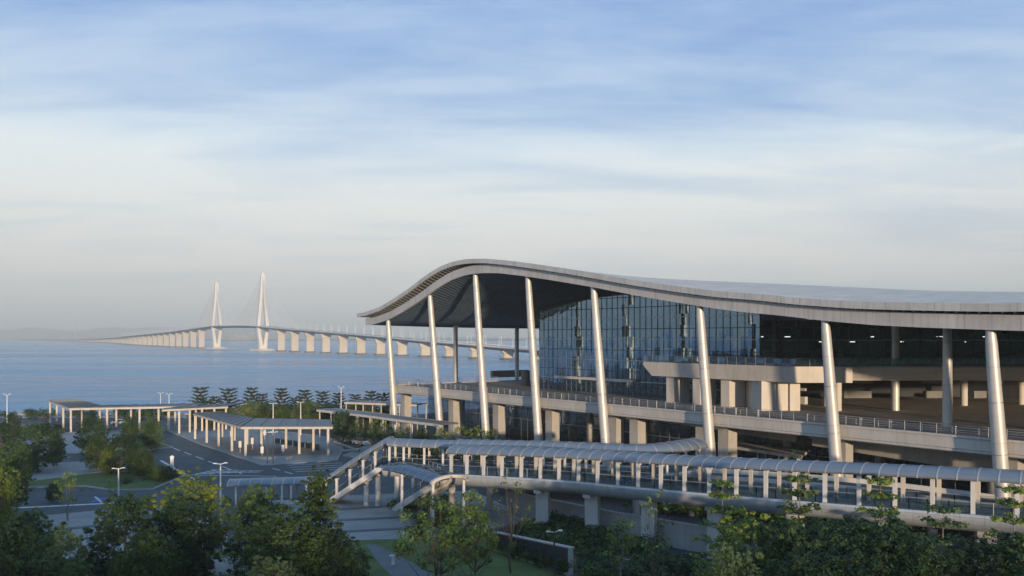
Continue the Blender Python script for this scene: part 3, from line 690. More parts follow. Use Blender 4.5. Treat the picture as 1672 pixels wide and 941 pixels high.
# ================================================================== BRIDGE
bp_ = [(120, 800, 8), (60, 900, 9), (5, 1000, 11), (-44, 1060, 14.5), (-113, 1148, 19), (-184, 1250, 24.5), (-265, 1365, 30), (-342, 1475, 35), (-437, 1612, 41),
       (-495, 1695, 45.5), (-589, 1838, 48), (-684, 1983, 48.5), (-823, 2190, 42), (-1002, 2470, 35.5), (-1350, 3050, 28), (-1819, 3900, 20), (-2700, 5300, 10), (-4200, 7300, 6), (-7000, 9500, 6)]
bpath = smooth_path(bp_, 8)
acc = [0.0]
for a, b_ in zip(bpath, bpath[1:]): acc.append(acc[-1]+(b_-a).length)
def bat(sv):
    return Vector([interp(acc, [p[k] for p in bpath], sv) for k in range(3)])
def bnear(x): 
    best = min(range(len(bpath)), key=lambda i: abs((bpath[i].x/bpath[i].y)*F+836-x)); 
    lo, hi = 0, acc[-1]
    i0 = max(best-1, 0); i1 = min(best+1, len(bpath)-1); xs = []
    for k in range(41):
        sv = acc[i0]+(acc[i1]-acc[i0])*k/40; p = bat(sv); xs.append((abs(p.x/p.y*F+836-x), sv))
    return min(xs)[1]
bridge = empty('cable_stayed_bridge', (-589, 1838, SEA), 'long pale sea bridge with two pointed pylons crossing the bay', 'bridge')
mb = MB(); mb.sweep(bpath, [(-15, 0), (-15.5, -0.8), (-9, -2.2), (-6, -4.2), (6, -4.2), (9, -2.2), (15.5, -0.8), (15, 0)])
bd = mb.build('deck', M['bridge_deck'], bridge)
for sd in (-1, 1):
    mb = MB(); mb.sweep(bpath, [(sd*15-0.2, 0), (sd*15+0.2, 0), (sd*15+0.2, 1.3), (sd*15-0.2, 1.3)]); mb.build('parapet', M['bridge_white'], bd)
def bframe(sv):
    a, b_ = bat(sv-5), bat(sv+5); t_ = (b_-a); t_.z = 0; t_.normalize(); return bat(sv), t_, Vector((t_.y, -t_.x, 0))
def pier(sv, w=13.0, dpt=4.2):
    p, tn, lat = bframe(sv); h = p.z-4.2
    if h-SEA < 1.5: return
    mb = MB(); rot = math.atan2(lat.y, lat.x)
    hh = h-SEA; cap = min(7.0, hh*0.35)
    mb.box((p.x, p.y, (SEA-1+h-cap)/2+0.5), (w, dpt, h-cap-SEA+1.0), rot)
    # flared head
    c = Vector((p.x, p.y, 0)); vs = []
    for z, ww in ((h-cap, w), (h-cap*0.35, w*1.35), (h, w*1.55)):
        for a, b_ in ((-1, -1), (1, -1), (1, 1), (-1, 1)): vs.append(c+lat*a*ww/2+tn*b_*dpt/2+Vector((0, 0, z)))
    mb.add(vs, [(i, (i+1) % 4, 4+(i+1) % 4, 4+i) for i in range(4)]+[(4+i, 4+(i+1) % 4, 8+(i+1) % 4, 8+i) for i in range(4)])
    pr = mb.build('pier', M['bridge'], bridge)
    ft = MB(); ft.box((p.x, p.y, SEA+0.6), (w+5, dpt+5, 2.2), rot); ft.build('pier_footing', M['rock'], pr)
T1, T2 = bnear(428.5), bnear(353.5)
for x in (880, 829, 776.6, 734.5, 694, 656, 621, 589, 560, 532, 506, 481, 459): pier(bnear(x))
for x in (329, 315.5, 303, 292, 281, 271.5, 262, 253, 244.5, 236.5, 229, 221.5, 214.5, 208, 201.5, 195.5, 189.5, 184, 178.5, 173, 168, 163, 158, 153.5, 149, 145): pier(bnear(x))
for k in range(26):
    sv = bnear(141)+60+k*110
    if sv < acc[-1]-50: pier(sv, 12, 4)
def pylon(sv, H=153.0):
    p, tn, lat = bframe(sv); c = Vector((p.x, p.y, 0)); zd = p.z; up = Vector((0, 0, 1))
    mb = MB()
    for sd in (-1, 1):
        # leg from V foot, outwards at the deck, then inwards to the tip
        pts = [(sd*4.0, SEA+4, 7.0), (sd*4.6, SEA+zd*0.35, 6.6), (sd*8.6, zd-5, 5.6), (sd*8.6, zd, 5.6), (sd*2.8, SEA+H*0.74, 5.2), (sd*1.6, SEA+H-3, 4.0)]
        for (a, z0, w0), (b_, z1, w1) in zip(pts, pts[1:]):
            vs = []
            for q, z, w in ((a, z0, w0), (b_, z1, w1)):
                for i, j in ((-1, -1), (1, -1), (1, 1), (-1, 1)): vs.append(c+lat*(q+i*w/2)+tn*(j*w*0.8)+up*z)
            mb.add(vs, [(i, (i+1) % 4, 4+(i+1) % 4, 4+i) for i in range(4)]+[(3, 2, 1, 0), (4, 5, 6, 7)])
    rot = math.atan2(lat.y, lat.x)
    mb.box(c+up*(zd-6), (22, 5.5, 3.6), rot)
    for z in np.arange(SEA+H*0.62, SEA+H-6, 7.5): mb.box(c+up*z, (5.5 if z > SEA+H*0.75 else 8.5, 2.6, 1.2), rot)
    mb.box(c+up*(SEA+7), (13, 9, 8), rot); mb.box(c+up*(SEA+H-2), (3.4, 3.4, 6), rot)
    py_ = mb.build('pylon', M['bridge_white'], bridge)
    ft = MB(); vs = []
    ft.box(c+up*(SEA+1.3), (26, 34, 4.2), rot); ft.box(c+up*(SEA+0.8), (44, 22, 3.0), rot+0.4); ft.build('pylon_footing', M['bridge'], py_)
    cb = MB()
    for sd in (-1, 1):
        for dirn in (-1, 1):
            for k in range(14):
                q, _, _ = bframe(sv+dirn*(18+k*10.5)); z = SEA+H*0.66+k*(H*0.30)/14
                cb.bar(c+lat*sd*1.5+up*z, q+lat*sd*13.0+up*0.3, 0.30)
    cb.build('stay_cables', M['bridge_white'], py_)
pylon(T1); pylon(T2)
sv = 60; k = 0
while k < 98 and sv < acc[-1]:
    p, tn, lat = bframe(sv); mb = MB(); sd = 14.2
    mb.tube(p+lat*sd, p+lat*sd+Vector((0, 0, 11)), 0.34, 0.22, 5); mb.bar(p+lat*sd+Vector((0, 0, 11)), p+lat*(sd-3)+Vector((0, 0, 11.4)), 0.2)
    mb.tube(p-lat*sd, p-lat*sd+Vector((0, 0, 11)), 0.34, 0.22, 5); mb.bar(p-lat*sd+Vector((0, 0, 11)), p-lat*(sd-3)+Vector((0, 0, 11.4)), 0.2)
    mb.build('lamp_post', M['bridge_white'], bridge); sv += 31; k += 1
# far city and masts
def far_block(x, d, w, h, label, grp):
    p = P(x, d, 0); e = empty('distant_building', (p.x, p.y, 0), label, 'building', grp)
    mb = MB(); mb.box((p.x, p.y, h/2), (w, w*0.6, h)); bo = mb.build('wall', M['far'], e)
    mb = MB()
    for z in np.arange(5, h-3, 6): mb.box((p.x, p.y-w*0.3-0.3, z), (w*0.88, 0.6, 2.0))
    mb.build('window_bands', M['cardark'], e)
    mb = MB(); mb.box((p.x, p.y, h+1.6), (w*0.5, w*0.3, 3)); mb.build('roof_housing', M['far'], e)
rng = random.Random(4)
for k in range(24):
    x = 362+k*2.7+rng.uniform(-1, 1)
    far_block(x, 6700+rng.uniform(-120, 250), rng.uniform(8, 22), rng.uniform(28, 62), 'pale tower block on the hazy far shore behind the two bridge pylons', 'far tower blocks behind the bridge')
for x, w, h, lb in [(9, 110, 30, 'wide low pale block at the far left end of the opposite shore'), (46, 50, 26, 'small pale block between the two wide ones on the far shore'), (106, 70, 26, 'low pale shed left of the tall mast on the far shore'), (133, 55, 34, 'pale box building right of the tall mast on the far shore')]:
    far_block(x, 9300, w, h, lb, None)
for x, h in [(28, 90), (61, 100), (122, 230), (175, 120)]:
    p = P(x, 9000, 0); e = empty('radio_mast', p, {28: 'short thin mast leftmost on the far shore', 61: 'thin mast second from the left on the far shore', 122: 'tallest mast standing on the hazy far shore at left', 175: 'thin mast just above the far end of the bridge'}[x], 'mast')
    mb = MB(); mb.tube(p+Vector((0, 0, -2)), p+Vector((0, 0, h)), 6, 3, 6); mb.build('shaft', M['far'], e)
    mb = MB(); mb.box(p+Vector((0, 0, h*0.86)), (14, 14, 10)); mb.build('antenna', M['far'], e)

# ================================================================== COVERED ELEVATED WALKWAYS
TW, TR = 4.0, 0.88
def tube_prof(w=TW, r=TR, th=0.14, n=10):
    o = [(-w/2*math.cos(math.pi*i/n), r*math.sin(math.pi*i/n)) for i in range(n+1)]
    i_ = [((w/2-th)*math.cos(math.pi*i/n), (r-th)*math.sin(math.pi*i/n)) for i in range(n+1)]
    return o+i_
def path_at(path, sv):
    L_ = 0
    for a, b_ in zip(path, path[1:]):
        l = (b_-a).length
        if L_+l >= sv: return a.lerp(b_, (sv-L_)/l), (b_-a).normalized()
        L_ += l
    return path[-1], (path[-1]-path[-2]).normalized()
def plen(path): return sum((b_-a).length for a, b_ in zip(path, path[1:]))
def roof_tube(path, parent, step, w=TW, r=TR, m_='tube', nm='barrel_roof'):
    mb = MB(); mb.sweep(path, tube_prof(w, r), smooth=True); rf = mb.build(nm, M[m_], parent)
    ln = plen(path); n = max(1, round(ln/step))
    for k in range(n+1):
        p, tn = path_at(path, min(ln-0.02, max(0.02, ln*k/n))); mb = MB()
        a = p-tn*0.055; b_ = p+tn*0.055
        mb.sweep([a, b_], [(-(w/2+.035)*math.cos(math.pi*i/10), (r+.035)*math.sin(math.pi*i/10)) for i in range(11)]+[((w/2+.005)*math.cos(math.pi*i/10), (r+.005)*math.sin(math.pi*i/10)) for i in range(11)])
        mb.build('seam', M['seam'], rf)
    return rf
def walk_posts(pts, tans, parent, hfun, off=1.75, sides=(-1, 1), w=0.36):
    for (p, tn), h in zip(zip(pts, tans), hfun):
        lat = Vector((tn.y, -tn.x, 0)).normalized()
        for sd in sides:
            q = p+lat*sd*off; mb = MB(); rz_ = math.atan2(tn.y, tn.x)
            mb.box(q+Vector((0, 0, h/2)), (w, w*0.85, h), rz_); mb.box(q-lat*sd*0.28+Vector((0, 0, h-0.12)), (0.16, 0.7, 0.2), rz_)
            po = mb.build('post', M['white'], parent)
girder_prof = [(-2.3, 0.10), (-2.32, -0.15), (-2.2, -0.7), (-1.85, -1.2), (-1.3, -1.5), (-0.6, -1.62), (0.6, -1.62), (1.3, -1.5), (1.85, -1.2), (2.2, -0.7), (2.32, -0.15), (2.3, 0.10), (2.1, 0.12), (2.1, -0.02), (-2.1, -0.02), (-2.1, 0.12)]
# --- near walkway; control points are the middle of the deck
edge = [(-7.9, 110, 5.93), (5, 102, 6.48), (14, 95.3, 6.75), (23, 87.7, 7.2), (32.2, 80.4, 7.68), (40.3, 74.6, 7.98), (55, 64.5, 8.4)]
ep = smooth_path(edge, 6); mid = []
for i, p in enumerate(ep):
    a, b_ = ep[max(i-1, 0)], ep[min(i+1, len(ep)-1)]; tn = (b_-a); tn.z = 0; tn.normalize(); lat = Vector((tn.y, -tn.x, 0))   # right of travel = towards camera
    mid.append(p-lat*1.95)
near = empty('elevated_walkway', mid[0]*0.5+mid[-1]*0.5-Vector((0, 0, 7)), 'long covered footbridge with grey barrel roof and white posts in front of the terminal', 'footbridge')
mb = MB(); mb.sweep(mid, girder_prof, smooth=True); mb.build('girder', M['girder'], near)
def hroof(p): return 2.55+0.42*min(1, max(0, (110-p.y)/35.0))
rp_ = [p+Vector((0, 0, hroof(p)+0.05)) for p in mid]; rp_[0] = rp_[0]-(rp_[1]-rp_[0]).normalized()*0.7
npx = [735, 763, 790, 820, 851, 882, 913, 944.5, 976, 1009, 1042, 1079, 1118, 1159, 1203, 1250, 1297, 1347, 1402, 1460.5, 1523, 1588, 1661, 1740]
ln = plen(mid); samp = [(path_at(mid, ln*k/800)) for k in range(801)]
pp, tn_ = [], []
for x in npx:
    def px_of(st):
        p, tn = st; lat = Vector((tn.y, -tn.x, 0)).normalized(); q = p+lat*1.75; return q.x/q.y*F+836
    st = min(samp, key=lambda st: abs(px_of(st)-x)); pp.append(st[0]); tn_.append(st[1])
roof_tube(rp_, near, 1.62)
walk_posts(pp, tn_, near, [hroof(p) for p in pp])
for sd in (-1, 1):
    pth = []
    for i, p in enumerate(mid):
        a, b_ = mid[max(i-1, 0)], mid[min(i+1, len(mid)-1)]; tn = (b_-a).normalized(); lat = Vector((tn.y, -tn.x, 0)).normalized(); pth.append(p+lat*sd*1.72+Vector((0, 0, 0)))
    railing(pth, 1.15, near, 'handrail', 1.7, glass=True)
for x, yf in [(887, 857), (968, 877), (1060, 898), (1168, 920), (1300, 940), (1450, 965), (1610, 990)]:
    st = min(samp, key=lambda st: abs(st[0].x/st[0].y*F+836-x)); p, tn = st; mb = MB(); z1 = p.z-1.5
    mb.box((p.x, p.y, z1/2-0.1), (1.55, 1.35, z1+0.2), math.atan2(tn.y, tn.x)+0.3); mb.box((p.x, p.y, z1-0.15), (1.0, 2.9, 0.4), math.atan2(tn.y, tn.x)); mb.build('pier', M['concrete_pale'], near)
# --- far walkway with the stair flight at its left end
NZ = 5.8
far = empty('elevated_walkway', (-14, 119, 0), 'shorter covered footbridge behind, its barrel roof bending down over a stair at left', 'footbridge')
fm = [P(632, 119.5, NZ), P(700, 118.5, NZ), P(752, 118.0, NZ)]
fm2 = [P(752, 118.0, NZ), P(790, 117.0, NZ+0.05), P(850, 114.5, NZ+0.25), P(930, 111.5, NZ+0.45), P(1010, 108.5, NZ+0.55), P(1050, 107.8, NZ+0.6), P(1085, 109.0, NZ+0.65), P(1136, 113.5, NZ+0.7)]
fm2s = smooth_path(fm2, 4)
mb = MB(); mb.sweep(fm+fm2s[1:], girder_prof, smooth=True); mb.build('girder', M['girder'], far)
HR = 2.65
stair_top, stair_bot = P(632, 119.5, NZ), P(543, 121.5, 0.2)
rtop = [P(530, 121.8, HR+0.15), P(538, 121.6, HR+0.5), stair_top.lerp(stair_bot, 0.04)+Vector((0, 0, HR+0.25)), P(643, 119.4, NZ+HR+0.1), P(700, 118.5, NZ+HR), P(748, 118.0, NZ+HR), P(760, 117.9, NZ+HR)]
roof_tube(smooth_path(rtop, 3), far, 1.9)
roof_tube([p+Vector((0, 0, HR-0.1)) for p in fm2s], far, 1.75, r=1.12)
# stair
d_ = stair_top-stair_bot; tn = Vector((d_.x, d_.y, 0)).normalized(); lat = Vector((tn.y, -tn.x, 0)); n = 34; mb = MB()
for k in range(n):
    p = stair_bot.lerp(stair_top, (k+0.5)/n); mb.box(p+Vector((0, 0, -0.12)), (d_.length/n*1.02, 3.2, 0.26), math.atan2(tn.y, tn.x))
mb.build('stair_flight', M['concrete'], far)
for sd in (-1, 1):
    mb = MB(); mb.sweep([stair_bot-tn*0.6+Vector((0, 0, -0.1)), stair_top], [(sd*1.75-0.12, -0.55), (sd*1.75+0.12, -0.55), (sd*1.75+0.12, 0.28), (sd*1.75-0.12, 0.28)]); mb.build('stringer', M['white'], far)
    railing([stair_bot+lat*sd*1.72+Vector((0, 0, .2)), stair_top+lat*sd*1.72+Vector((0, 0, .2)), fm[1]+Vector((0, -sd*1.72, 0)), fm[2]+Vector((0, -sd*1.72, 0))], 1.1, far, 'handrail', 2.2, glass=True)
railing([p+Vector((0, -1.72, 0)) for p in fm2s[1:]], 1.1, far, 'handrail', 2.0, glass=True)
for kx in (0.18, 0.42, 0.66, 0.88):
    q = stair_bot.lerp(stair_top, kx); walk_posts([q], [tn], far, [HR], w=0.3)
for x in (641, 664, 697, 727):
    q = P(x, 119.5-(x-632)*0.0125, NZ); walk_posts([q], [Vector((1, -0.1, 0)).normalized()], far, [HR+0.05], w=0.3)
lnf = plen(fm2s)
for k in range(12):
    q, tq = path_at(fm2s, lnf*(k+0.4)/12); walk_posts([q], [tq], far, [HR-0.1], w=0.3)
# supports of the far walkway
for x in (598, 617, 648, 676, 715): 
    for dd in (-1.2, 1.5):
        dq = 119.6-(x-632)*0.0125+dd; z1 = NZ-1.4 if x > 630 else (NZ-1.6 if x > 610 else 3.0); mb = MB(); p = P(x, dq, 0); mb.tube(p-Vector((0, 0, 0.1)), p+Vector((0, 0, z1)), 0.36, 0.36, 12, cap=False); mb.build('pier', M['white'], far)
for x in (800, 880, 960, 1040, 1130):
    st = min([path_at(fm2s, lnf*k/300) for k in range(301)], key=lambda st: abs(st[0].x/st[0].y*F+836-x)); p = st[0]
    mb = MB(); mb.tube((p.x, p.y, -0.1), (p.x, p.y, p.z-1.5), 0.45, 0.45, 12, cap=False); mb.build('pier', M['white'], far)
# landing linking both
lk = empty('link_platform', P(735, 114, NZ), 'small grey landing joining the two covered footbridges', 'platform')
mb = MB(); mb.prism([tuple(P(x, d, 0).xy) for x, d in ((700, 116.4), (700, 114.6), (722, 110.8), (752, 110.6), (775, 113.0), (775, 114.9), (750, 115.9))], NZ-1.0, NZ+0.04); mb.build('slab', M['girder'], lk)
railing([P(700, 114.8, NZ+0.04), P(722, 111.1, NZ+0.04), P(736, 110.9, NZ+0.04)], 1.1, lk, 'handrail', 1.6, glass=True)
mb = MB(); p = P(738, 113.2, 0); mb.tube(p, p+Vector((0, 0, NZ-1)), 0.45, 0.45, 12, cap=False); mb.build('pier', M['white'], lk)
# --- ground level barrel canopy left of the stair
gc = empty('barrel_canopy', P(460, 122, 0), 'low barrel vaulted canopy on white posts continuing left from the foot of the stair', 'canopy')
gp = [P(375, 121.0, 2.75), P(430, 121.6, 2.8), P(480, 122.0, 2.85), P(537, 122.4, 2.95)]
roof_tube(gp, gc, 1.55, r=0.72)
for x in (392, 418, 441, 466, 480.5, 505, 528): walk_posts([P(x, 121.8, 0)], [Vector((1, 0, 0))], gc, [2.8], w=0.28)
railing([P(385, 120.2, 0.1), P(530, 120.6, 0.1)], 1.0, gc, 'handrail', 2.0, glass=True)
mb = MB(); mb.box(P(470, 120.0, 0.35), (6.5, 0.35, 0.7)); mb.build('low_wall', M['white'], gc)
# --- curved glass canopy over the second stair
cs = empty('stair_canopy', P(700, 116, 0), 'curved dark glass roof with pale end ring over the second stair down to the plaza', 'canopy')
cp = smooth_path([P(652, 113.0, 6.2), P(672, 110.6, 6.35), P(700, 107.0, 6.3), P(735, 102.6, 6.15)], 3)
cprof = tube_prof(5.2, 0.85, 0.14)
mb = MB(); mb.sweep(cp, cprof, smooth=True); cr = mb.build('glass_roof', M['glass_roof'], cs)
for k in range(7):
    p, tq = path_at(cp, plen(cp)*min(0.995, max(0.005, k/6))); mb = MB(); ww = 0.22 if k == 6 else 0.05
    hi = 0.03 if k < 6 else 0.05; lo = -0.02 if k < 6 else 0.42
    mb.sweep([p-tq*ww, p+tq*ww], [(-(2.6+hi)*math.cos(math.pi*i/12), (0.85+hi)*math.sin(math.pi*i/12)) for i in range(13)]+[((2.6-lo)*math.cos(math.pi*i/12), (.85-lo*0.7)*math.sin(math.pi*i/12)) for i in range(13)]); mb.build('arch_ring', M['canopy_frame'] if k == 6 else M['metal'], cs)
b0, b1 = Vector((-8.2, 109.2, 5.3)), Vector((-15.0, 117.0, 0.2)); tq = Vector((b1.x-b0.x, b1.y-b0.y, 0)).normalized(); mb = MB()
for k in range(26): mb.box(b0.lerp(b1, (k+0.5)/26), ((b1-b0).length/26, 2.8, 0.26), math.atan2(tq.y, tq.x))
mb.build('stair_flight', M['concrete'], cs)
for sd in (-1, 1):
    mb = MB(); mb.sweep([b0, b1], [(sd*1.5-0.1, -0.55), (sd*1.5+0.1, -0.55), (sd*1.5+0.1, 0.35), (sd*1.5-0.1, 0.35)]); mb.build('stringer', M['white'], cs)
    lq = Vector((tq.y, -tq.x, 0))
    railing([b0+lq*sd*1.5+Vector((0, 0, .3)), b1+lq*sd*1.5+Vector((0, 0, .3))], 0.95, cs, 'handrail', 1.5, glass=True)
    for k in (0.35, 0.97):
        p, _ = path_at(cp, plen(cp)*k); mb = MB(); q = p+lq*sd*2.3; mb.tube((q.x, q.y, 0), q, 0.19, 0.19, 10, cap=False); mb.build('post', M['white'], cs)

# ================================================================== GROUND CANOPIES (bus bays)
def canopy(name_label, path_front, path_back, z, posts, cat='canopy', th=0.35, loc=None, group=None):
    e = empty('bus_bay_canopy', loc or Vector((path_front[0][0], path_front[0][1], 0)), name_label, cat, group)
    poly = [tuple(p) for p in path_front]+[tuple(p) for p in reversed(path_back)]
    mb = MB(); mb.prism(poly, z, z+0.18); mb.build('roof', M['canopy'], e)
    for pth in (path_front, path_back):
        mb = MB()
        for a, b_ in zip(pth, pth[1:]): mb.bar((a[0], a[1], z-0.2), (b_[0], b_[1], z-0.2), 0.34, 0.42)
        mb.build('edge_beam', M['canopy_frame'], e)
    mb = MB()
    for k in range(len(path_front)-1):
        a0, a1, b0, b1 = [Vector((*q, 0)) for q in (path_front[k], path_front[k+1], path_back[k], path_back[k+1])]
        n = max(2, int((a1-a0).length/3.0))
        for i in range(n+1):
            mb.bar(a0.lerp(a1, i/n)+Vector((0, 0, z+0.24)), b0.lerp(b1, i/n)+Vector((0, 0, z+0.24)), 0.08, 0.10)
    mb.build('roof_ribs', M['darkmetal'], e)
    for x, y in posts:
        mb = MB(); mb.box((x, y, z/2-0.2), (0.46, 0.46, z-0.35), 0.3); mb.build('post', M['canopy_frame'], e)
    return e
CZ = 5.9
def gx(x, y): p = G(x, y); return (p.x, p.y)
# near L shaped canopy
A1, A2, A3 = Vector(gx(318.7, 718)), Vector(gx(401, 746)), Vector(gx(536, 745.5))
off = Vector((0.8, 0.6))*6.2
posts = [gx(*q) for q in ((318.7, 718), (337.6, 724), (357, 730.5), (378.7, 738), (401, 746), (488.5, 742.5), (535.5, 746))]
posts += [(Vector(gx(*q))+off)[:] for q in ((318.7, 718), (337.6, 724), (357, 730.5), (378.7, 738))]+[gx(467, 733.5), gx(511.6, 738.5)]
canopy('near L shaped canopy with pale posts around the corner of the paved island', [A1+Vector((-.5, .5)), A2+Vector((-.6, -.5)), A3+Vector((1.0, -.6))],
       [A1+off, Vector(gx(415, 729)), Vector(gx(538, 732))], CZ, posts)
A1, A2 = Vector(gx(291, 709)), Vector(gx(372, 702))
canopy('middle flat canopy on pale posts between the near and the far bus bay roofs', [A1+Vector((-4, 0)), A2], [A1+Vector((-2, 12)), A2+Vector((1, 12))], CZ,
       [gx(*q) for q in ((276, 703.5), (292.7, 709), (310, 707), (330, 705), (350, 703.5), (369, 702), (286, 696), (328, 693.5), (345, 692), (366, 691))])
A0, A1, A2 = Vector(gx(80, 690)), Vector(gx(114, 707)), Vector(gx(322, 702))
canopy('far long canopy with dark flat roof bending near its left end before the sea', [A0, A1, A2], [A0+Vector((7.5, 2)), A1+Vector((4, 7.5)), A2+Vector((0, 8.5))], CZ+0.1,
       [gx(*q) for q in ((82, 691), (103.6, 701), (116, 706.5), (175, 705.3), (228, 704.2), (275, 703), (320, 701.5), (93, 688), (133, 698), (163, 697.6), (190, 697), (214, 696.6), (259, 696))])
# long covered way towards the terminal
def slope_canopy(label, pts, w, posts_px, loc):
    e = empty('covered_way', loc, label, 'canopy')
    mb = MB(); mb.sweep(pts, [(-w/2, -0.1), (w/2, -0.1), (w/2, 0.1), (0, 0.3), (-w/2, 0.1)]); mb.build('roof', M['canopy'], e)
    for sd in (-1, 1):
        mb = MB(); mb.sweep(pts, [(sd*w/2-0.1, -0.35), (sd*w/2+0.1, -0.35), (sd*w/2+0.1, 0.14), (sd*w/2-0.1, 0.14)]); mb.build('edge_beam', M['canopy_frame'], e)
    ln = plen(pts); n = int(ln/4.5)
    for k in range(n+1):
        p, tn = path_at(pts, ln*min(0.99, max(0.01, k/n))); lat = Vector((tn.y, -tn.x, 0))
        for sd in (-1, 1):
            q = p+lat*sd*(w/2-0.5); mb = MB(); mb.tube((q.x, q.y, 0), (q.x, q.y, q.z-0.2), 0.17, 0.17, 8, cap=False); mb.build('post', M['canopy_frame'], e)
slope_canopy('long covered way on thin posts stepping down towards the terminal columns', smooth_path([P(532, 201, 6.6), P(600, 190, 6.5), P(660, 180, 6.4), P(733, 169, 6.4)], 4), 5.0, None, P(600, 188, 0))
slope_canopy('short covered way under the left end of the terminal deck', [P(572, 222, 6.8), P(690, 214, 6.8)], 5.5, None, P(630, 218, 0))
slope_canopy('narrow covered way running below the first leaning columns', [P(735, 160, 4.9), P(800, 152, 4.9)], 3.5, None, P(770, 156, 0))
# white shelter beneath the deck
sh = empty('bus_shelter', P(1250, 132, 0), 'flat white shelter roof on posts in the shade under the terminal deck', 'shelter')
mb = MB(); vs = [P(1195, 140, 5.6), P(1308, 128, 5.6), P(1318, 134, 5.6), P(1206, 147, 5.6)]; mb.prism([tuple(v.xy) for v in vs], 5.3, 5.75); mb.build('roof', M['white'], sh)
for x, d in ((1203, 141), (1237, 137), (1272, 133), (1302, 130), (1250, 141), (1305, 133.5)):
    mb = MB(); p = P(x, d, 0); mb.tube(p, p+Vector((0, 0, 5.3)), 0.14, 0.14, 8, cap=False); mb.build('post', M['white'], sh)
# access ramp with pale parapets behind the walkway
rmp = empty('access_ramp', P(1200, 114, 0), 'curved concrete access ramp with pale parapet seen between the posts of the footbridge', 'ramp')
rpth = smooth_path([P(800, 131, 3.2), P(950, 126, 3.7), P(1080, 121, 4.2), P(1250, 114, 4.6), P(1400, 107.5, 4.7), P(1560, 100, 4.6), P(1800, 91, 4.2)], 5)
mb = MB(); mb.sweep(rpth, [(-3.2, 0), (3.2, 0), (3.2, -0.8), (-3.2, -0.8)]); mb.build('ramp_deck', M['asphalt'], rmp)
for sd in (-1, 1):
    mb = MB(); mb.sweep(rpth, [(sd*3.2-0.14, -0.81), (sd*3.2+0.16, -0.81), (sd*3.2+0.12, 0.6), (sd*3.2-0.12, 0.6)]); mb.build('parapet', M['concrete_pale'], rmp)
for k in range(7):
    p, tn = path_at(rpth, plen(rpth)*(k+0.5)/7); mb = MB(); mb.tube((p.x, p.y, 0), (p.x, p.y, p.z-0.7), 0.6, 0.6, 12, cap=False); mb.build('pier', M['concrete'], rmp)
# retaining wall behind the footbridge piers
rw = MB(); pth = [P(830, 115, 0), P(900, 109, 0), P(1000, 101.5, 0), P(1130, 94.5, 0), P(1250, 90, 0)]
rw.sweep(pth, [(-0.2, -0.2), (0.25, -0.2), (0.2, 2.7), (0.3, 2.72), (0.3, 2.9), (-0.3, 2.9), (-0.3, 2.72), (-0.2, 2.7)])
tag(rw.build('retaining_wall', M['concrete']), 'grey concrete retaining wall beside the sunken road behind the footbridge piers', 'wall')
strip('road_marking', (905, 885), (1130, 925), 0.18)
kb = MB(); kb.sweep([P(905, 98, 0), P(1010, 91, 0), P(1130, 83.5, 0), P(1260, 79, 0)], [(-0.15, 0), (0.15, 0), (0.15, 0.18), (-0.15, 0.18)]); struct(kb.build('kerb', M['kerb']))
# garden wall with sloping coping and climbing plants
gw = empty('garden_wall', G(880, 915), 'dark planted wall with sloping pale coping and thick end post beside the lawn', 'wall')
a, b_ = G(812, 899), G(930, 940)
h0, h1 = 1.9, 2.6
mb = MB(); vs = [a, b_, b_+Vector((0, 0, h1)), a+Vector((0, 0, h0))]; vs += [v+Vector((0.35, 0.35, 0)) for v in vs]
mb.add(vs, [(0, 1, 2, 3), (7, 6, 5, 4), (3, 2, 6, 7), (0, 3, 7, 4), (1, 5, 6, 2)]); mb.build('panel', M['darkmetal'], gw)
mb = MB(); mb.bar(a+Vector((-.2, .1, h0+0.1)), b_+Vector((.3, .1, h1+0.1)), 0.6, 0.12); mb.build('coping', M['concrete'], gw)
mb = MB(); mb.box(b_+Vector((0.1, 0.1, h1/2)), (0.5, 0.45, h1)); mb.box(a+Vector((-0.1, 0.1, h0/2)), (0.5, 0.5, h0)); mb.build('end_post', M['concrete'], gw)
mb = MB(); mb.bar(a+Vector((-.2, -.5, 0.15)), b_+Vector((0, -.5, 0.15)), 0.3, 0.3); mb.build('plinth', M['concrete'], gw)

# ================================================================== FOLIAGE
def leaf_cloud(pts_r, n_per, size, flat=0.5, squash=1.0, seed=0, shell=0.55):
    """pts_r: array of clump centres and radii; returns vertex array of leaf quads"""
    rg = np.random.default_rng(seed); allv = []
    for (cx, cy, cz, r) in pts_r:
        n = max(4, int(n_per*(r*r)))
        d = rg.normal(size=(n, 3)); d /= np.linalg.norm(d, axis=1)[:, None]
        rad = r*(shell+(1-shell)*rg.random(n)**0.6)
        c = d*rad[:, None]; c[:, 2] *= squash; c += (cx, cy, cz)
        nr = d+rg.normal(size=(n, 3))*0.42+np.array((0, 0, flat)); nr /= np.linalg.norm(nr, axis=1)[:, None]
        h = rg.normal(size=(n, 3)); a = np.cross(nr, h); a /= np.linalg.norm(a, axis=1)[:, None]; b = np.cross(nr, a)
        s = size*(0.6+0.8*rg.random(n))[:, None]
        q = np.stack([c-a*s*1.15, c-b*s*0.62+a*s*0.1, c+a*s*1.15, c+b*s*0.62+a*s*0.1], axis=1)
        allv.append(q.reshape(-1, 3))
    return np.concatenate(allv)
def leaf_mesh(name, v, m_):
    me = bpy.data.meshes.new(name); nf = len(v)//4
    me.vertices.add(len(v)); me.vertices.foreach_set('co', v.astype(np.float32).ravel())
    me.loops.add(nf*4); me.loops.foreach_set('vertex_index', np.arange(nf*4, dtype=np.int32))
    me.polygons.add(nf); me.polygons.foreach_set('loop_start', np.arange(0, nf*4, 4, dtype=np.int32)); me.polygons.foreach_set('loop_total', np.full(nf, 4, dtype=np.int32))
    me.materials.append(m_); me.update(calc_edges=True); return me
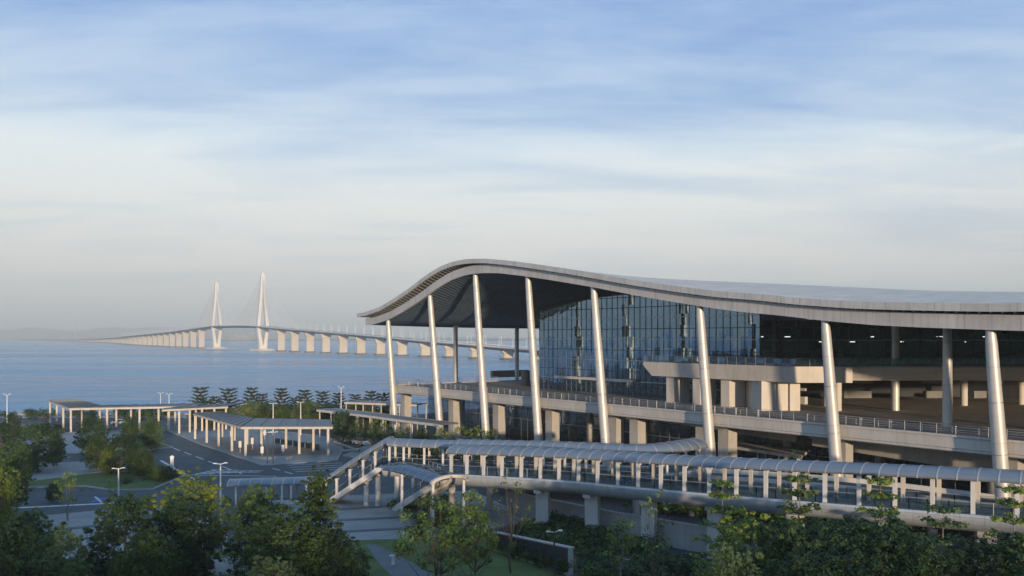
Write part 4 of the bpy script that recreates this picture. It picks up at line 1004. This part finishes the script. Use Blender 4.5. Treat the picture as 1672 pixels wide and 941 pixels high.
def limbs(clumps, H, seed, trunk_r, base=0.25, multi=1):
    """tapered trunk(s) with limbs that bend out to the clumps"""
    rg = random.Random(seed); mb = MB()
    for t_ in range(multi):
        ox, oy = (rg.uniform(-.5, .5)*(multi > 1), rg.uniform(-.5, .5)*(multi > 1)); p = Vector((ox*0.4, oy*0.4, -0.1)); pts = [p]; r = trunk_r/(multi**0.5)
        lean = Vector((ox*0.5, oy*0.5, 0))
        for k in range(6): p = p+Vector((rg.uniform(-.12, .12), rg.uniform(-.12, .12), H*0.72/6))+lean*(H/18 if multi > 1 else 0); pts.append(p)
        for k in range(6): mb.tube(pts[k], pts[k+1], r*(1-k/7), r*(1-(k+1)/7), 8, cap=False)
        if t_ == 0: main = pts
    for c in clumps:
        c = Vector(c[:3]); k = min(5, max(1, int((c.z/H)*6*0.75))); s_ = main[k]; md = s_.lerp(c, 0.5)+Vector((0, 0, -0.15*(c-s_).length))
        r = trunk_r*0.32*(1-k/8); mb.tube(s_, md, r, r*0.65, 5, cap=False); mb.tube(md, c, r*0.65, r*0.2, 5, cap=False)
    return mb
PROTO = {}
def proto(key, crown_v, crown_m, limb_mb, bark):
    me = leaf_mesh(key+'_crown', crown_v, M[crown_m])
    lm = bpy.data.meshes.new(key+'_trunk'); lm.from_pydata(limb_mb.v, [], limb_mb.f); lm.polygons.foreach_set('use_smooth', [True]*len(limb_mb.f)); lm.materials.append(M[bark]); lm.update()
    PROTO[key] = (me, lm)
def broad_clumps(H, Rr, n, seed, z0=0.3, shape='round', rc=(0.9, 1.6)):
    rg = random.Random(seed); out = []
    for i in range(n):
        k = (i+0.5)/n; z = z0+(1-z0)*k
        if shape == 'round': prof = math.sin(math.pi*min(1, (0.12+0.88*(z-z0)/(1-z0))**0.8)*0.98)**0.55
        elif shape == 'cone': prof = 1.02-(z-z0)/(1-z0)*0.85
        else: prof = 0.75+0.25*math.sin(math.pi*(z-z0)/(1-z0)); prof *= (1 if z < 0.85 else 0.6)
        an = i*2.399+rg.uniform(-.5, .5); rr = Rr*prof*rg.uniform(0.45, 0.92)
        r = rg.uniform(*rc)*(0.8 if z > 0.85 else 1)
        out.append((math.cos(an)*rr, math.sin(an)*rr, H*z-r*0.6+rg.uniform(-.3, .3), r))
    return out
for i, (shape, H, Rr, n, mt, rc) in enumerate([('round', 10, 4.6, 46, 'leaf', (0.9, 1.7)), ('round', 10, 5.0, 50, 'leaf_dark', (0.9, 1.8)), ('round', 10, 4.3, 40, 'leaf_yellow', (0.8, 1.5)), ('cone', 11, 2.7, 44, 'leaf', (0.7, 1.3)), ('round', 10, 4.8, 46, 'leaf_olive', (0.7, 1.5))]):
    cl = broad_clumps(H, Rr, n, 10+i, 0.24 if shape == 'round' else 0.12, shape, rc)
    extra = []
    rg = random.Random(50+i)
    for c in cl:
        for k in range(7):
            dd = Vector((rg.gauss(0, 1), rg.gauss(0, 1), rg.gauss(0.4, .7))).normalized()*c[3]*rg.uniform(0.95, 1.5); extra.append((c[0]+dd.x, c[1]+dd.y, c[2]+dd.z, c[3]*rg.uniform(.18, .36)))
    v = np.concatenate([leaf_cloud(cl, 150, 0.10, 0.5, 0.85, i), leaf_cloud(extra, 1050, 0.082, 0.8, 0.55, i+20, 0.3)])
    proto('broad%d' % i, v, mt, limbs(cl[::2], H, i, 0.26), 'bark')
# open vase shaped tree with visible limbs
cl = broad_clumps(9, 4.4, 34, 77, 0.42, 'round', (0.6, 1.15)); v = leaf_cloud(cl, 120, 0.14, 0.4, 0.75, 5, 0.25); proto('open', v, 'leaf', limbs(cl, 9, 5, 0.22, multi=3), 'bark')
cl = broad_clumps(8, 3.6, 30, 78, 0.30, 'round', (0.5, 1.0)); v = leaf_cloud(cl, 110, 0.14, 0.4, 0.8, 6, 0.25); proto('yellow_open', v, 'leaf_yellow', limbs(cl, 8, 6, 0.16, multi=2), 'bark_pale')
# sapling: slim trunk, sparse crown
cl = broad_clumps(7, 1.7, 20, 79, 0.45, 'round', (0.3, 0.65)); v = leaf_cloud(cl, 130, 0.12, 0.4, 0.6, 7, 0.2); proto('sapling', v, 'leaf_yellow', limbs(cl, 7, 7, 0.11), 'bark_pale')
cl = broad_clumps(7, 1.8, 20, 80, 0.5, 'round', (0.25, 0.5)); v = leaf_cloud(cl, 90, 0.11, 0.4, 0.6, 8, 0.2); proto('bare_sapling', v, 'leaf_olive', limbs(cl, 7, 8, 0.10), 'bark')
# tiered tree: flat plates of leaves on horizontal branches
def tiered(seed, mt):
    rg = random.Random(seed); mb = MB(); H = 8.0; cl = []
    p = Vector((0, 0, -0.1)); 
    for k in range(8): q = p+Vector((rg.uniform(-.06, .06), rg.uniform(-.06, .06), 1.0)); mb.tube(p, q, 0.11*(1-k/9), 0.11*(1-(k+1)/9), 7, cap=False); p = q
    for i, z in enumerate((3.4, 4.5, 5.5, 6.4, 7.2, 7.9)):
        rr = 2.3*(1-i*0.14)
        for k in range(6):
            an = k*1.047+i*0.5+rg.uniform(-.3, .3); le = rr*rg.uniform(0.6, 1.0); e = Vector((math.cos(an)*le, math.sin(an)*le, z+le*0.16)); mb.tube((0, 0, z-0.1), e, 0.035, 0.012, 4, cap=False)
            for f in (0.5, 0.75, 1.0): cl.append((e.x*f+rg.uniform(-.15, .15), e.y*f+rg.uniform(-.15, .15), z+le*0.16*f+0.05, 0.42*rg.uniform(.6, 1.1)))
    v = leaf_cloud(cl, 110, 0.10, 1.2, 0.32, seed, 0.1); return v, mb
for i, mt in enumerate(('leaf_yellow', 'leaf_olive')):
    v, mb = tiered(30+i, mt); proto('tiered%d' % i, v, mt, mb, 'bark_pale')
# norfolk pine: whorls of upturned branches
def pine(seed):
    rg = random.Random(seed); mb = MB(); H = 10.0; cl = []
    mb.tube((0, 0, -0.1), (0, 0, H), 0.2, 0.04, 7, cap=False)
    for i in range(9):
        z = 1.6+i*0.93; rr = 3.0*(1-i*0.055)*rg.uniform(.8, 1.15)
        for k in range(6):
            an = k*1.047+i*0.37+rg.uniform(-.2, .2); le = rr*rg.uniform(0.8, 1.05); e = Vector((math.cos(an)*le, math.sin(an)*le, z+le*0.36)); mb.tube((0, 0, z), e, 0.05, 0.02, 4, cap=False)
            for f in np.linspace(0.3, 1.0, 6): cl.append((e.x*f, e.y*f, z+le*0.36*f**1.5, 0.36))
    v = leaf_cloud(cl, 330, 0.085, 0.2, 0.6, seed, 0.1); return v, mb
for i in range(2): v, mb = pine(60+i); proto('pine%d' % i, v, 'leaf_pine', mb, 'bark')
# shrubs
for i, mt in enumerate(('leaf', 'leaf_dark', 'leaf_yellow')):
    rg = random.Random(90+i); cl = [(rg.gauss(0, .75), rg.gauss(0, .75), rg.uniform(0.35, 1.25), rg.uniform(.4, .75)) for _ in range(14)]
    v = leaf_cloud(cl, 150, 0.11, 0.5, 0.8, 90+i, 0.4); mb = MB()
    for c in cl[:7]: mb.tube((0, 0, -0.05), c[:3], 0.04, 0.015, 5, cap=False)
    proto('shrub%d' % i, v, mt, mb, 'bark')
PH = {'broad0': 10, 'broad1': 10, 'broad2': 10, 'broad3': 11, 'broad4': 10, 'open': 9, 'yellow_open': 8, 'sapling': 7, 'bare_sapling': 7, 'tiered0': 8, 'tiered1': 8, 'pine0': 10, 'pine1': 10, 'shrub0': 1.9, 'shrub1': 1.9, 'shrub2': 1.9}
def tree(key, pos, H, name, label, group=None, wide=1.0, rz=None, cat='tree'):
    e = empty(name, pos, label, cat, group); k = H/PH[key]; e.scale = (k*wide, k*wide, k); e.rotation_euler[2] = random.uniform(0, 6.28) if rz is None else rz
    nm = ('foliage', 'stems') if cat == 'shrub' else ('crown', 'trunk')
    for me, nn in zip(PROTO[key], nm):
        o = bpy.data.objects.new(nn, me); COL.objects.link(o); o.parent = e
    return e
def Ht(d, ytop): return CAMZ-(ytop-HY)*d/F                     # height of something whose top shows at row ytop
# pines along the shore
pines = [(327, 631), (350, 646), (373, 633), (411, 631), (428, 642), (460, 632), (480, 648), (497, 635), (527, 638), (553, 640), (580, 643), (606, 637), (627, 641)]
ords = ['first', 'second', 'third', 'fourth', 'fifth', 'sixth', 'seventh', 'eighth', 'ninth', 'tenth', 'eleventh', 'twelfth', 'last']
for i, (x, y) in enumerate(pines):
    d = 236+random.uniform(-3, 5); tree('pine%d' % (i % 2), P(x, d, 0), Ht(d, y), 'norfolk_pine', 'dark tiered pine, %s from the left in the row before the sea' % ords[i], 'pines along the shore', 1.1+0.35*random.random())
# (prototype, column, distance, top row, name, label, wide)
TL = [
 ('broad0', 8, 112, 735, 'broadleaf_tree', 'yellow green tree cut by the left edge of the view above the road', 0.85),
 ('broad2', -12, 100, 752, 'broadleaf_tree', 'bright green tree at the left edge in front of the taller one', 0.7),
 ('broad1', 62, 149, 691, 'broadleaf_tree', 'wide dark tree with forked trunk left of the far canopy', 0.85),
 ('broad0', 92, 156, 708, 'broadleaf_tree', 'smaller green tree touching the right side of the forked dark tree', 0.6),
 ('broad1', 20, 196, 673, 'broadleaf_tree', 'small round tree behind the white street lamp at far left', 0.6),
 ('broad1', 2, 170, 690, 'broadleaf_tree', 'dark tree at the left edge below the white street lamp', 0.9),
 ('broad1', 151, 172, 680, 'broadleaf_tree', 'dark round tree in front of the second bay of the far canopy', 0.8),
 ('broad0', 213, 182, 683, 'broadleaf_tree', 'round green tree in front of the middle of the far canopy', 0.85),
 ('broad0', 247, 176, 684, 'broadleaf_tree', 'green tree with bare trunk on the small kerbed lawn', 0.8),
 ('broad0', 157, 150, 712, 'broadleaf_tree', 'green tree left of the pair on the lawn by the road', 0.75),
 ('broad1', 196, 147, 712, 'broadleaf_tree', 'dark bushy tree on the lawn, middle of three by the road', 0.85),
 ('broad0', 236, 143, 735, 'broadleaf_tree', 'bright topped round tree right of the bushy pair by the road', 0.9),
 ('broad2', 178, 146, 728, 'broadleaf_tree', 'yellow topped low tree between the first two trees by the road', 0.8),
 ('broad1', 222, 152, 722, 'broadleaf_tree', 'dark tree behind the bright topped round one by the road', 0.8),
 ('broad0', 262, 139, 760, 'broadleaf_tree', 'low green tree at the right tip of the road lawn', 0.9),
 ('broad0', 36, 134, 728, 'broadleaf_tree', 'green tree in front of the forked dark tree at left', 0.6),
 ('broad1', 88, 122, 789, 'broadleaf_tree', 'low dark round tree beside the white kerb line at left', 0.8),
 ('broad1', 45, 78, 838, 'broadleaf_tree', 'big dark tree filling the lower left corner', 0.8),
 ('broad4', 95, 72, 862, 'broadleaf_tree', 'grey green tree at the bottom left in front of the dark one', 0.75),
 ('broad1', 0, 64, 860, 'broadleaf_tree', 'very dark tree at the extreme bottom left', 0.8),
 ('broad1', 205, 80, 808, 'broadleaf_tree', 'broad dark tree left of the bright one at lower left centre', 0.82),
 ('broad0', 240, 68, 870, 'broadleaf_tree', 'low green tree in front of the broad dark tree', 0.75),
 ('broad2', 318, 84, 779, 'broadleaf_tree', 'large bright green tree below the hatched road marking', 0.95),
 ('broad1', 300, 80, 815, 'broadleaf_tree', 'dark tree under the large bright one', 0.8),
 ('broad0', 420, 82, 799, 'broadleaf_tree', 'green tree in front of the low barrel canopy', 0.75),
 ('broad3', 519, 84, 768, 'conical_tree', 'tall narrow tree rising before the stair roof', 0.95),
 ('broad0', 468, 70, 832, 'broadleaf_tree', 'large dense tree at the bottom centre left', 1.0),
 ('broad1', 545, 72, 868, 'broadleaf_tree', 'dark tree at the right flank of the large dense one', 0.85),
 ('broad4', 440, 60, 912, 'broadleaf_tree', 'grey green low tree at the bottom edge below the dense one', 0.8),
 ('open', 715, 77, 808, 'vase_shaped_tree', 'open tree with several bare limbs over the lawn', 0.95),
 ('yellow_open', 765, 92, 800, 'yellowish_tree', 'yellow green tree in front of the left end of the near footbridge', 1.0),
 ('open', 775, 80, 835, 'vase_shaped_tree', 'darker open tree between the lawn tree and the garden wall', 0.75),
 ('sapling', 111, 109, 768, 'sapling', 'thin sapling with pale trunk on the striped paving', 1.1),
 ('sapling', 182, 121, 779, 'sapling', 'short sapling beside the white double lamp', 1.0),
 ('sapling', 13, 112, 765, 'sapling', 'slim tall sapling at the far left beside the road', 1.2),
 ('bare_sapling', 834, 85, 778, 'sapling', 'slender reddish sapling standing by the upper end of the garden wall', 1.0),
 ('sapling', 1012, 80, 842, 'sapling', 'leaning yellowish sapling before the second footbridge pier', 1.1),
 ('bare_sapling', 1069, 74, 800, 'sapling', 'nearly bare sapling in front of the third footbridge pier', 0.9),
 ('tiered0', 1180, 70, 790, 'tiered_tree', 'thin tiered tree left of the bright crown, before the footbridge', 0.9),
 ('tiered0', 1305, 66, 782, 'tiered_tree', 'tall tiered tree right of the bright crown, before the footbridge', 1.0),
 ('tiered0', 1437, 66, 786, 'tiered_tree', 'tiered tree with yellow top before the middle of the right hand posts', 0.9),
 ('tiered1', 1541, 60, 832, 'tiered_tree', 'brownish tiered tree standing alone over dark shrubs', 1.0),
 ('tiered0', 1655, 64, 800, 'tiered_tree', 'tiered tree cut by the right edge of the view', 0.9),
 ('broad2', 1215, 64, 846, 'broadleaf_tree', 'bright yellow green rounded tree at lower right', 0.85),
 ('broad4', 1190, 56, 895, 'broadleaf_tree', 'pale green tree at the bottom edge under the bright one', 0.75),
 ('broad0', 1290, 62, 856, 'broadleaf_tree', 'green tree adjoining the right of the bright rounded one', 0.8),
 ('broad1', 1400, 60, 848, 'broadleaf_tree', 'large dark tree before the footbridge belly at right', 1.1),
 ('broad1', 1475, 57, 868, 'broadleaf_tree', 'dark tree right of the largest dark one', 0.85),
 ('broad1', 1345, 54, 900, 'broadleaf_tree', 'very dark low tree at the bottom right centre', 0.9),
 ('broad1', 1620, 58, 880, 'broadleaf_tree', 'dark tree at the lower right corner', 0.95),
 ('broad0', 1690, 56, 890, 'broadleaf_tree', 'green tree at the extreme lower right', 0.8),
 ('open', 586, 176, 682, 'vase_shaped_tree', 'small green tree in front of the sloping covered way', 0.7),
 ('open', 612, 172, 684, 'vase_shaped_tree', 'small tree right beside the one before the sloping covered way', 0.6),
 ('yellow_open', 723, 146, 698, 'yellowish_tree', 'round small tree left of the pair behind the footbridge bend', 0.8),
 ('yellow_open', 778, 144, 696, 'yellowish_tree', 'small tree right of the pair behind the footbridge bend', 0.9),
 ('open', 632, 168, 690, 'vase_shaped_tree', 'small dark tree left of the lower end of the sloping covered way', 0.8),
 ('yellow_open', 655, 160, 697, 'yellowish_tree', 'low yellowish tree below the middle of the sloping covered way', 0.8),
 ('broad0', 690, 152, 703, 'broadleaf_tree', 'low round tree just behind the bend of the far footbridge', 0.7),
 ('yellow_open', 752, 148, 694, 'yellowish_tree', 'small yellow green tree between the two behind the footbridge bend', 0.8),
 ('broad1', 560, 190, 672, 'broadleaf_tree', 'dark small tree behind the left end of the sloping covered way', 0.8),
 ('open', 805, 142, 700, 'vase_shaped_tree', 'small open tree at the foot of the third leaning column', 0.7),
 ('bare_sapling', 1298, 92, 735, 'sapling', 'thin dull tree sticking up behind the near footbridge roof', 0.8),
]
for key, x, d, y, nm, lb, wd in TL: tree(key, P(x, d, 0), Ht(d, y), nm, lb, None, wd)
NUM = ['first', 'second', 'third', 'fourth', 'fifth', 'sixth', 'seventh', 'eighth', 'ninth', 'tenth', 'eleventh', 'twelfth', 'thirteenth', 'fourteenth', 'fifteenth', 'sixteenth', 'seventeenth', 'eighteenth', 'nineteenth', 'twentieth', 'twenty-first', 'twenty-second', 'twenty-third', 'twenty-fourth', 'twenty-fifth', 'last']
# background wood behind the bus bays (low trees under the pines)
for i in range(26):
    x = 328+i*12.3+random.uniform(-5, 5); d = 228+random.uniform(-6, 6); tree('broad%d' % random.choice((0, 1, 4)), P(x, d, 0), random.uniform(4.4, 6.8), 'bushy_tree', ('%s bushy tree of the green belt below the shore pines, counted from the left' % NUM[i]), 'low trees under the pines', 1.1)
# shrubs on the promenade
for i, x in enumerate((-5, 48, 71, 124, 150, 198, 221, 244, 266)):
    d = 246+random.uniform(-2, 2); tree('shrub1', P(x, d, 0), 3.2+random.random(), 'round_shrub', 'round clipped shrub on the seafront, %s from the left' % ords[i], 'shrubs on the seafront', 0.9, cat='shrub')
# shrub beds
SHADE = {'shrub0': 'mid green', 'shrub1': 'dark', 'shrub2': 'yellow green'}
def shrub_bed(pix, n, keys, grp, lab, h=(1.2, 2.2), seed=1):
    rg = random.Random(seed); k = 0
    poly = [G(*q) for q in pix]; xs = [p.x for p in poly]; ys = [p.y for p in poly]
    def inside(x, y):
        c = False; j = len(poly)-1
        for i in range(len(poly)):
            if (poly[i].y > y) != (poly[j].y > y) and x < (poly[j].x-poly[i].x)*(y-poly[i].y)/(poly[j].y-poly[i].y)+poly[i].x: c = not c
            j = i
        return c
    tries = 0
    while k < n and tries < 5000:
        tries += 1; x, y = rg.uniform(min(xs), max(xs)), rg.uniform(min(ys), max(ys))
        if inside(x, y):
            ky = rg.choice(keys); hh = rg.uniform(*h); mh = (h[0]+h[1])/2; side = 'left' if (x-min(xs)) < (max(xs)-min(xs))/2 else 'right'
            tree(ky, (x, y, 0.05), hh, 'shrub', '%s %s shrub, %s half of %s' % ('taller' if hh > mh else 'lower', SHADE[ky], side, lab), grp, rg.uniform(.9, 1.5), cat='shrub'); k += 1
shrub_bed([(815, 868), (905, 852), (1005, 880), (1130, 925), (1250, 960), (1050, 1010), (940, 925), (850, 890)], 75, ['shrub0', 'shrub1', 'shrub1'], 'shrubs in the bed below the footbridge', 'the bed below the near footbridge', (1.2, 2.3), 1)
shrub_bed([(1250, 915), (1700, 915), (1850, 1060), (1350, 1060)], 45, ['shrub1', 'shrub0'], 'shrubs under the right hand trees', 'the undergrowth at lower right', (1.4, 2.6), 2)
shrub_bed([(-40, 850), (60, 860), (70, 925), (330, 915), (300, 1040), (-120, 1040)], 40, ['shrub1', 'shrub0'], 'shrubs under the left hand trees', 'the undergrowth at lower left', (1.2, 2.2), 3)
shrub_bed([(330, 925), (560, 900), (620, 1000), (360, 1040)], 22, ['shrub1', 'shrub0'], 'shrubs under the dense central tree', 'the planting below the dense central tree', (1.0, 1.8), 4)
shrub_bed([(1040, 835), (1250, 860), (1500, 880), (1500, 860), (1250, 840), (1060, 815)], 34, ['shrub0', 'shrub2'], 'shrubs beyond the near footbridge', 'the strip between footbridge and access ramp', (2.0, 3.6), 5)
shrub_bed([(200, 770), (260, 765), (300, 778), (245, 798), (205, 800)], 14, ['shrub1', 'shrub0'], 'shrubs by the road corner', 'the road corner lawn', (1.2, 2.0), 6)
shrub_bed([(72, 700), (105, 700), (100, 712), (60, 716)], 8, ['shrub0', 'shrub1'], 'shrubs by the far canopy', 'the bed at the far canopy foot', (1.0, 2.0), 7)
shrub_bed([(640, 840), (700, 820), (800, 840), (820, 862), (700, 872)], 12, ['shrub2', 'shrub0'], 'shrubs by the second stair', 'the planting near the second stair', (1.0, 2.2), 8)

# ================================================================== STREET FURNITURE
for k in range(9):
    q = G(812, 899).lerp(G(930, 940), (k+0.5)/9)+Vector((-0.35, -0.45, 0.2)); tree('shrub%d' % (k % 2), q, random.uniform(1.3, 2.0), 'climbing_shrub', 'climbing plant on the planted wall by the lawn, %s from its upper end' % NUM[k], 'climbing plants on the garden wall', 0.75, cat='shrub')
def lamp(kind, pos, h, label, group=None):
    e = empty('street_lamp', pos, label, 'street lamp', group); up = Vector((0, 0, 1)); pos = Vector(pos)
    mb = MB(); mb.tube(pos, pos+up*h, 0.15 if kind != 'dark' else 0.08, 0.075, 10); mb.build('pole', M['lamp'] if kind != 'dark' else M['darkmetal'], e)
    mb = MB(); mb.tube(pos, pos+up*0.25, 0.22, 0.2, 10); mb.build('base', M['lamp'] if kind != 'dark' else M['darkmetal'], e)
    for sd in (-1, 1):
        mb = MB(); a = pos+up*(h-0.1); b_ = pos+Vector((sd*0.5, 0.25*sd, h+(0.35 if kind == 'vee' else 0.05)))
        mb.bar(a, b_, 0.07); mb.box(b_+Vector((sd*0.1, 0, 0)), (0.42, 0.22, 0.1)); mb.build('lamp_head', M['lamp'], e)
lamp('vee', P(11.5, 203, 0), Ht(203, 646), 'tall white street lamp with V arms at far left before the sea')
lamp('tee', P(193.5, 122, 0), Ht(122, 765), 'white double headed lamp on the lawn left of the big trees')
lamp('tee', P(360, 108, 0), Ht(108, 757), 'white double lamp beside the hatched road marking')
lamp('dark', G(905, 947), Ht(CAMZ*F/396, 868), 'dark slim lamp post with two flat heads in front of the garden wall')
lamp('dark', G(437, 757), Ht(CAMZ*F/206, 706), 'dark thin lamp pole at the front corner of the near canopy, left of two')
lamp('dark', G(446, 758), Ht(CAMZ*F/207, 706), 'dark thin lamp pole at the front corner of the near canopy, right of two')
lamp('vee', P(262, 250, 0), Ht(250, 643), 'thin seafront lamp, left of the pair above the far canopy')
lamp('vee', P(276, 250, 0), Ht(250, 645), 'thin seafront lamp, right of the pair above the far canopy')
for x, y in ((446, 659), (491, 657)):
    lamp('tee', P(x, 205, 0), Ht(205, y), 'pale lamp in front of the pines, %s of two' % ('left' if x < 460 else 'right'))
lamp('vee', P(557, 222, 0), Ht(222, 634), 'tan lamp rising above the covered way among the pines')
for x, y, lb in ((309, 917, 'white square bollard at the left of the bottom garden path'), (367, 905, 'white bollard with round cap between the trees at lower left'), (281, 768, 'pale double bollard at the road edge near the long white line')):
    e = empty('bollard', G(x, y), lb, 'bollard'); p = G(x, y)
    mb = MB(); mb.box(p+Vector((0, 0, 0.85)), (0.42, 0.42, 1.7), 0.3); mb.build('post', M['lamp'], e)
    e.scale = (1.35,)*3 if x == 281 else (1, 1, 1)
    mb = MB(); mb.box(p+Vector((0, 0, 1.75)), (0.52, 0.52, 0.12), 0.3); mb.tube(p+Vector((0, 0, 1.8)), p+Vector((0, 0, 1.95)), 0.16, 0.1, 10); mb.build('cap', M['lamp'], e)
e = empty('drinking_fountain', G(642, 925), 'white pedestal with flat top beside the dark garden path', 'pedestal'); p = G(642, 925)
mb = MB(); mb.tube(p, p+Vector((0, 0, 1.0)), 0.2, 0.13, 10); mb.build('stem', M['lamp'], e)
mb = MB(); mb.box(p+Vector((0, 0, 1.08)), (0.75, 0.25, 0.14), 0.1); mb.build('top', M['lamp'], e)
# cars
def car(pos, rz_, label, m_='carwhite'):
    e = empty('parked_car', (0, 0, 0), label, 'car', 'cars parked around the bus bays')
    def pr(prof, w, nm, mm):
        mb = MB(); vs = [(x, -w/2, z) for x, z in prof]+[(x, w/2, z) for x, z in prof]; n = len(prof)
        mb.add(vs, [tuple(range(n)), tuple(reversed(range(n, 2*n)))]+[(i, n+i, n+(i+1) % n, (i+1) % n) for i in range(n)]); return mb.build(nm, M[mm], e)
    pr([(-2.2, .35), (-2.25, .8), (-2.1, .95), (-1.1, 1.0), (1.0, .98), (2.0, .85), (2.25, .6), (2.2, .32)], 1.78, 'body', m_)
    pr([(-1.75, .98), (-1.25, 1.42), (0.25, 1.45), (1.05, .98)], 1.5, 'windows', 'cardark')
    pr([(-1.2, 1.4), (-1.1, 1.47), (0.15, 1.49), (0.25, 1.43)], 1.42, 'roof', m_)
    for x in (-1.35, 1.4):
        for y in (-.8, .8):
            mb = MB(); mb.tube((x, y-.11, .33), (x, y+.11, .33), .33, None, 14); mb.build('wheel', M['rubber'], e)
    for y in (-.6, .6):
        mb = MB(); mb.box((2.2, y, .66), (.12, .34, .14)); mb.build('headlight', M['lamp'], e)
    e.location = pos; e.rotation_euler[2] = rz_; return e
car(G(196, 738), 0.4, 'white car half hidden behind the trees by the kerbed lawn')
car(G(571, 722.5), -0.75, 'white car left of two parked beyond the sloping covered way')
car(G(590, 727), -0.75, 'white car right of two parked beyond the sloping covered way')
car(G(197, 694), 0.05, 'white car on the seafront road behind the far canopy')
# seafront railing
sr = empty('seafront_railing', (-150, 258, 0), 'long thin metal railing along the edge of the seafront', 'railing')
railing([(-420, 261.2, 0.1), (-150, 256.4, 0.1), (-32, 258.4, 0.1)], 1.2, sr, 'rail', 2.4, thick=0.07)
mb = MB(); mb.sweep([(-420, 262.6, 0), (-150, 257.6, 0), (-30, 260.2, 0)], [(-0.35, -0.5), (0.35, -0.5), (0.35, 0.5), (-0.35, 0.5)]); mb.build('low_wall', M['kerb'], sr)
# bus bay fittings
for k, (x, y) in enumerate(((392, 741), (412, 735), (428, 751), (462, 748), (432, 720), (378, 722))):
    e = empty('info_post', G(x, y), 'slim pale information post on the paved island, %s from the left' % ords[[1, 2, 3, 5, 4, 0][k]], 'sign post', 'information posts on the island'); p = G(x, y)
    mb = MB(); mb.tube(p, p+Vector((0, 0, 2.6)), 0.09, 0.09, 8); mb.build('pole', M['metal'], e)
    mb = MB(); mb.box(p+Vector((0.0, -0.05, 1.9)), (0.55, 0.1, 1.3), 0.3); mb.build('panel', M['white'], e)
for k in range(7):
    p = G(455+k*10, 726+k*1.6); e = empty('queue_barrier', p, 'blue glass queue barrier panel standing behind the near canopy', 'barrier', 'queue barriers behind the near canopy')
    mb = MB(); mb.box(p+Vector((0, 0, 0.75)), (1.9, 0.08, 1.1), -0.2); mb.build('panel', M['glass'], e)
    for sd in (-1, 1): mb = MB(); mb.tube(p+Vector((sd*0.95, -sd*0.19, 0)), p+Vector((sd*0.95, -sd*0.19, 1.4)), 0.05, 0.05, 6); mb.build('post', M['metal'], e)
for lb, pa, pb in [('low steel guard rail along the road right of the near canopy', (560, 742), (596, 737)), ('low steel guard rail curving along the road beyond the sloping covered way', (545, 726), (585, 741))]:
    e = empty('guard_rail', G(*pa), lb, 'guard rail'); a, b_ = G(*pa), G(*pb); mb = MB(); mb.bar(a+Vector((0, 0, .7)), b_+Vector((0, 0, .7)), .12, .3); mb.build('rail', M['white'], e)
    n = max(3, int((b_-a).length/2)); 
    for k in range(n+1): q = a.lerp(b_, k/n); mb = MB(); mb.bar(q, q+Vector((0, 0, .7)), .12); mb.build('post', M['metal'], e)
e = empty('planter', G(445, 751), 'low stone planter bench near the front corner of the paved island', 'planter'); p = G(445, 751)
mb = MB(); mb.box(p+Vector((0, 0, .3)), (7, 2.2, .6), -0.1); mb.build('wall', M['kerb'], e); mb = MB(); mb.box(p+Vector((0, 0, .62)), (6.5, 1.8, .06), -0.1); mb.build('top', M['paving'], e)

# ================================================================== HAZE
mb = MB(); mb.box((0, 8000, 330), (50000, 22000, 680)); mb.v = [(x, y, -6 if z < 0 else z) for x, y, z in mb.v]
hz = mb.build('haze', bpy.data.materials.new('haze')); hz['kind'] = 'stuff'
m = hz.data.materials[0]; m.use_nodes = True; t = m.node_tree; t.nodes.clear(); o = t.nodes.new('ShaderNodeOutputMaterial'); pv = t.nodes.new('ShaderNodeVolumePrincipled')
pv.inputs['Color'].default_value = (0.89, 0.985, 0.98, 1); pv.inputs['Density'].default_value = 0.00015; pv.inputs['Anisotropy'].default_value = -0.12
t.links.new(pv.outputs[0], o.inputs['Volume'])
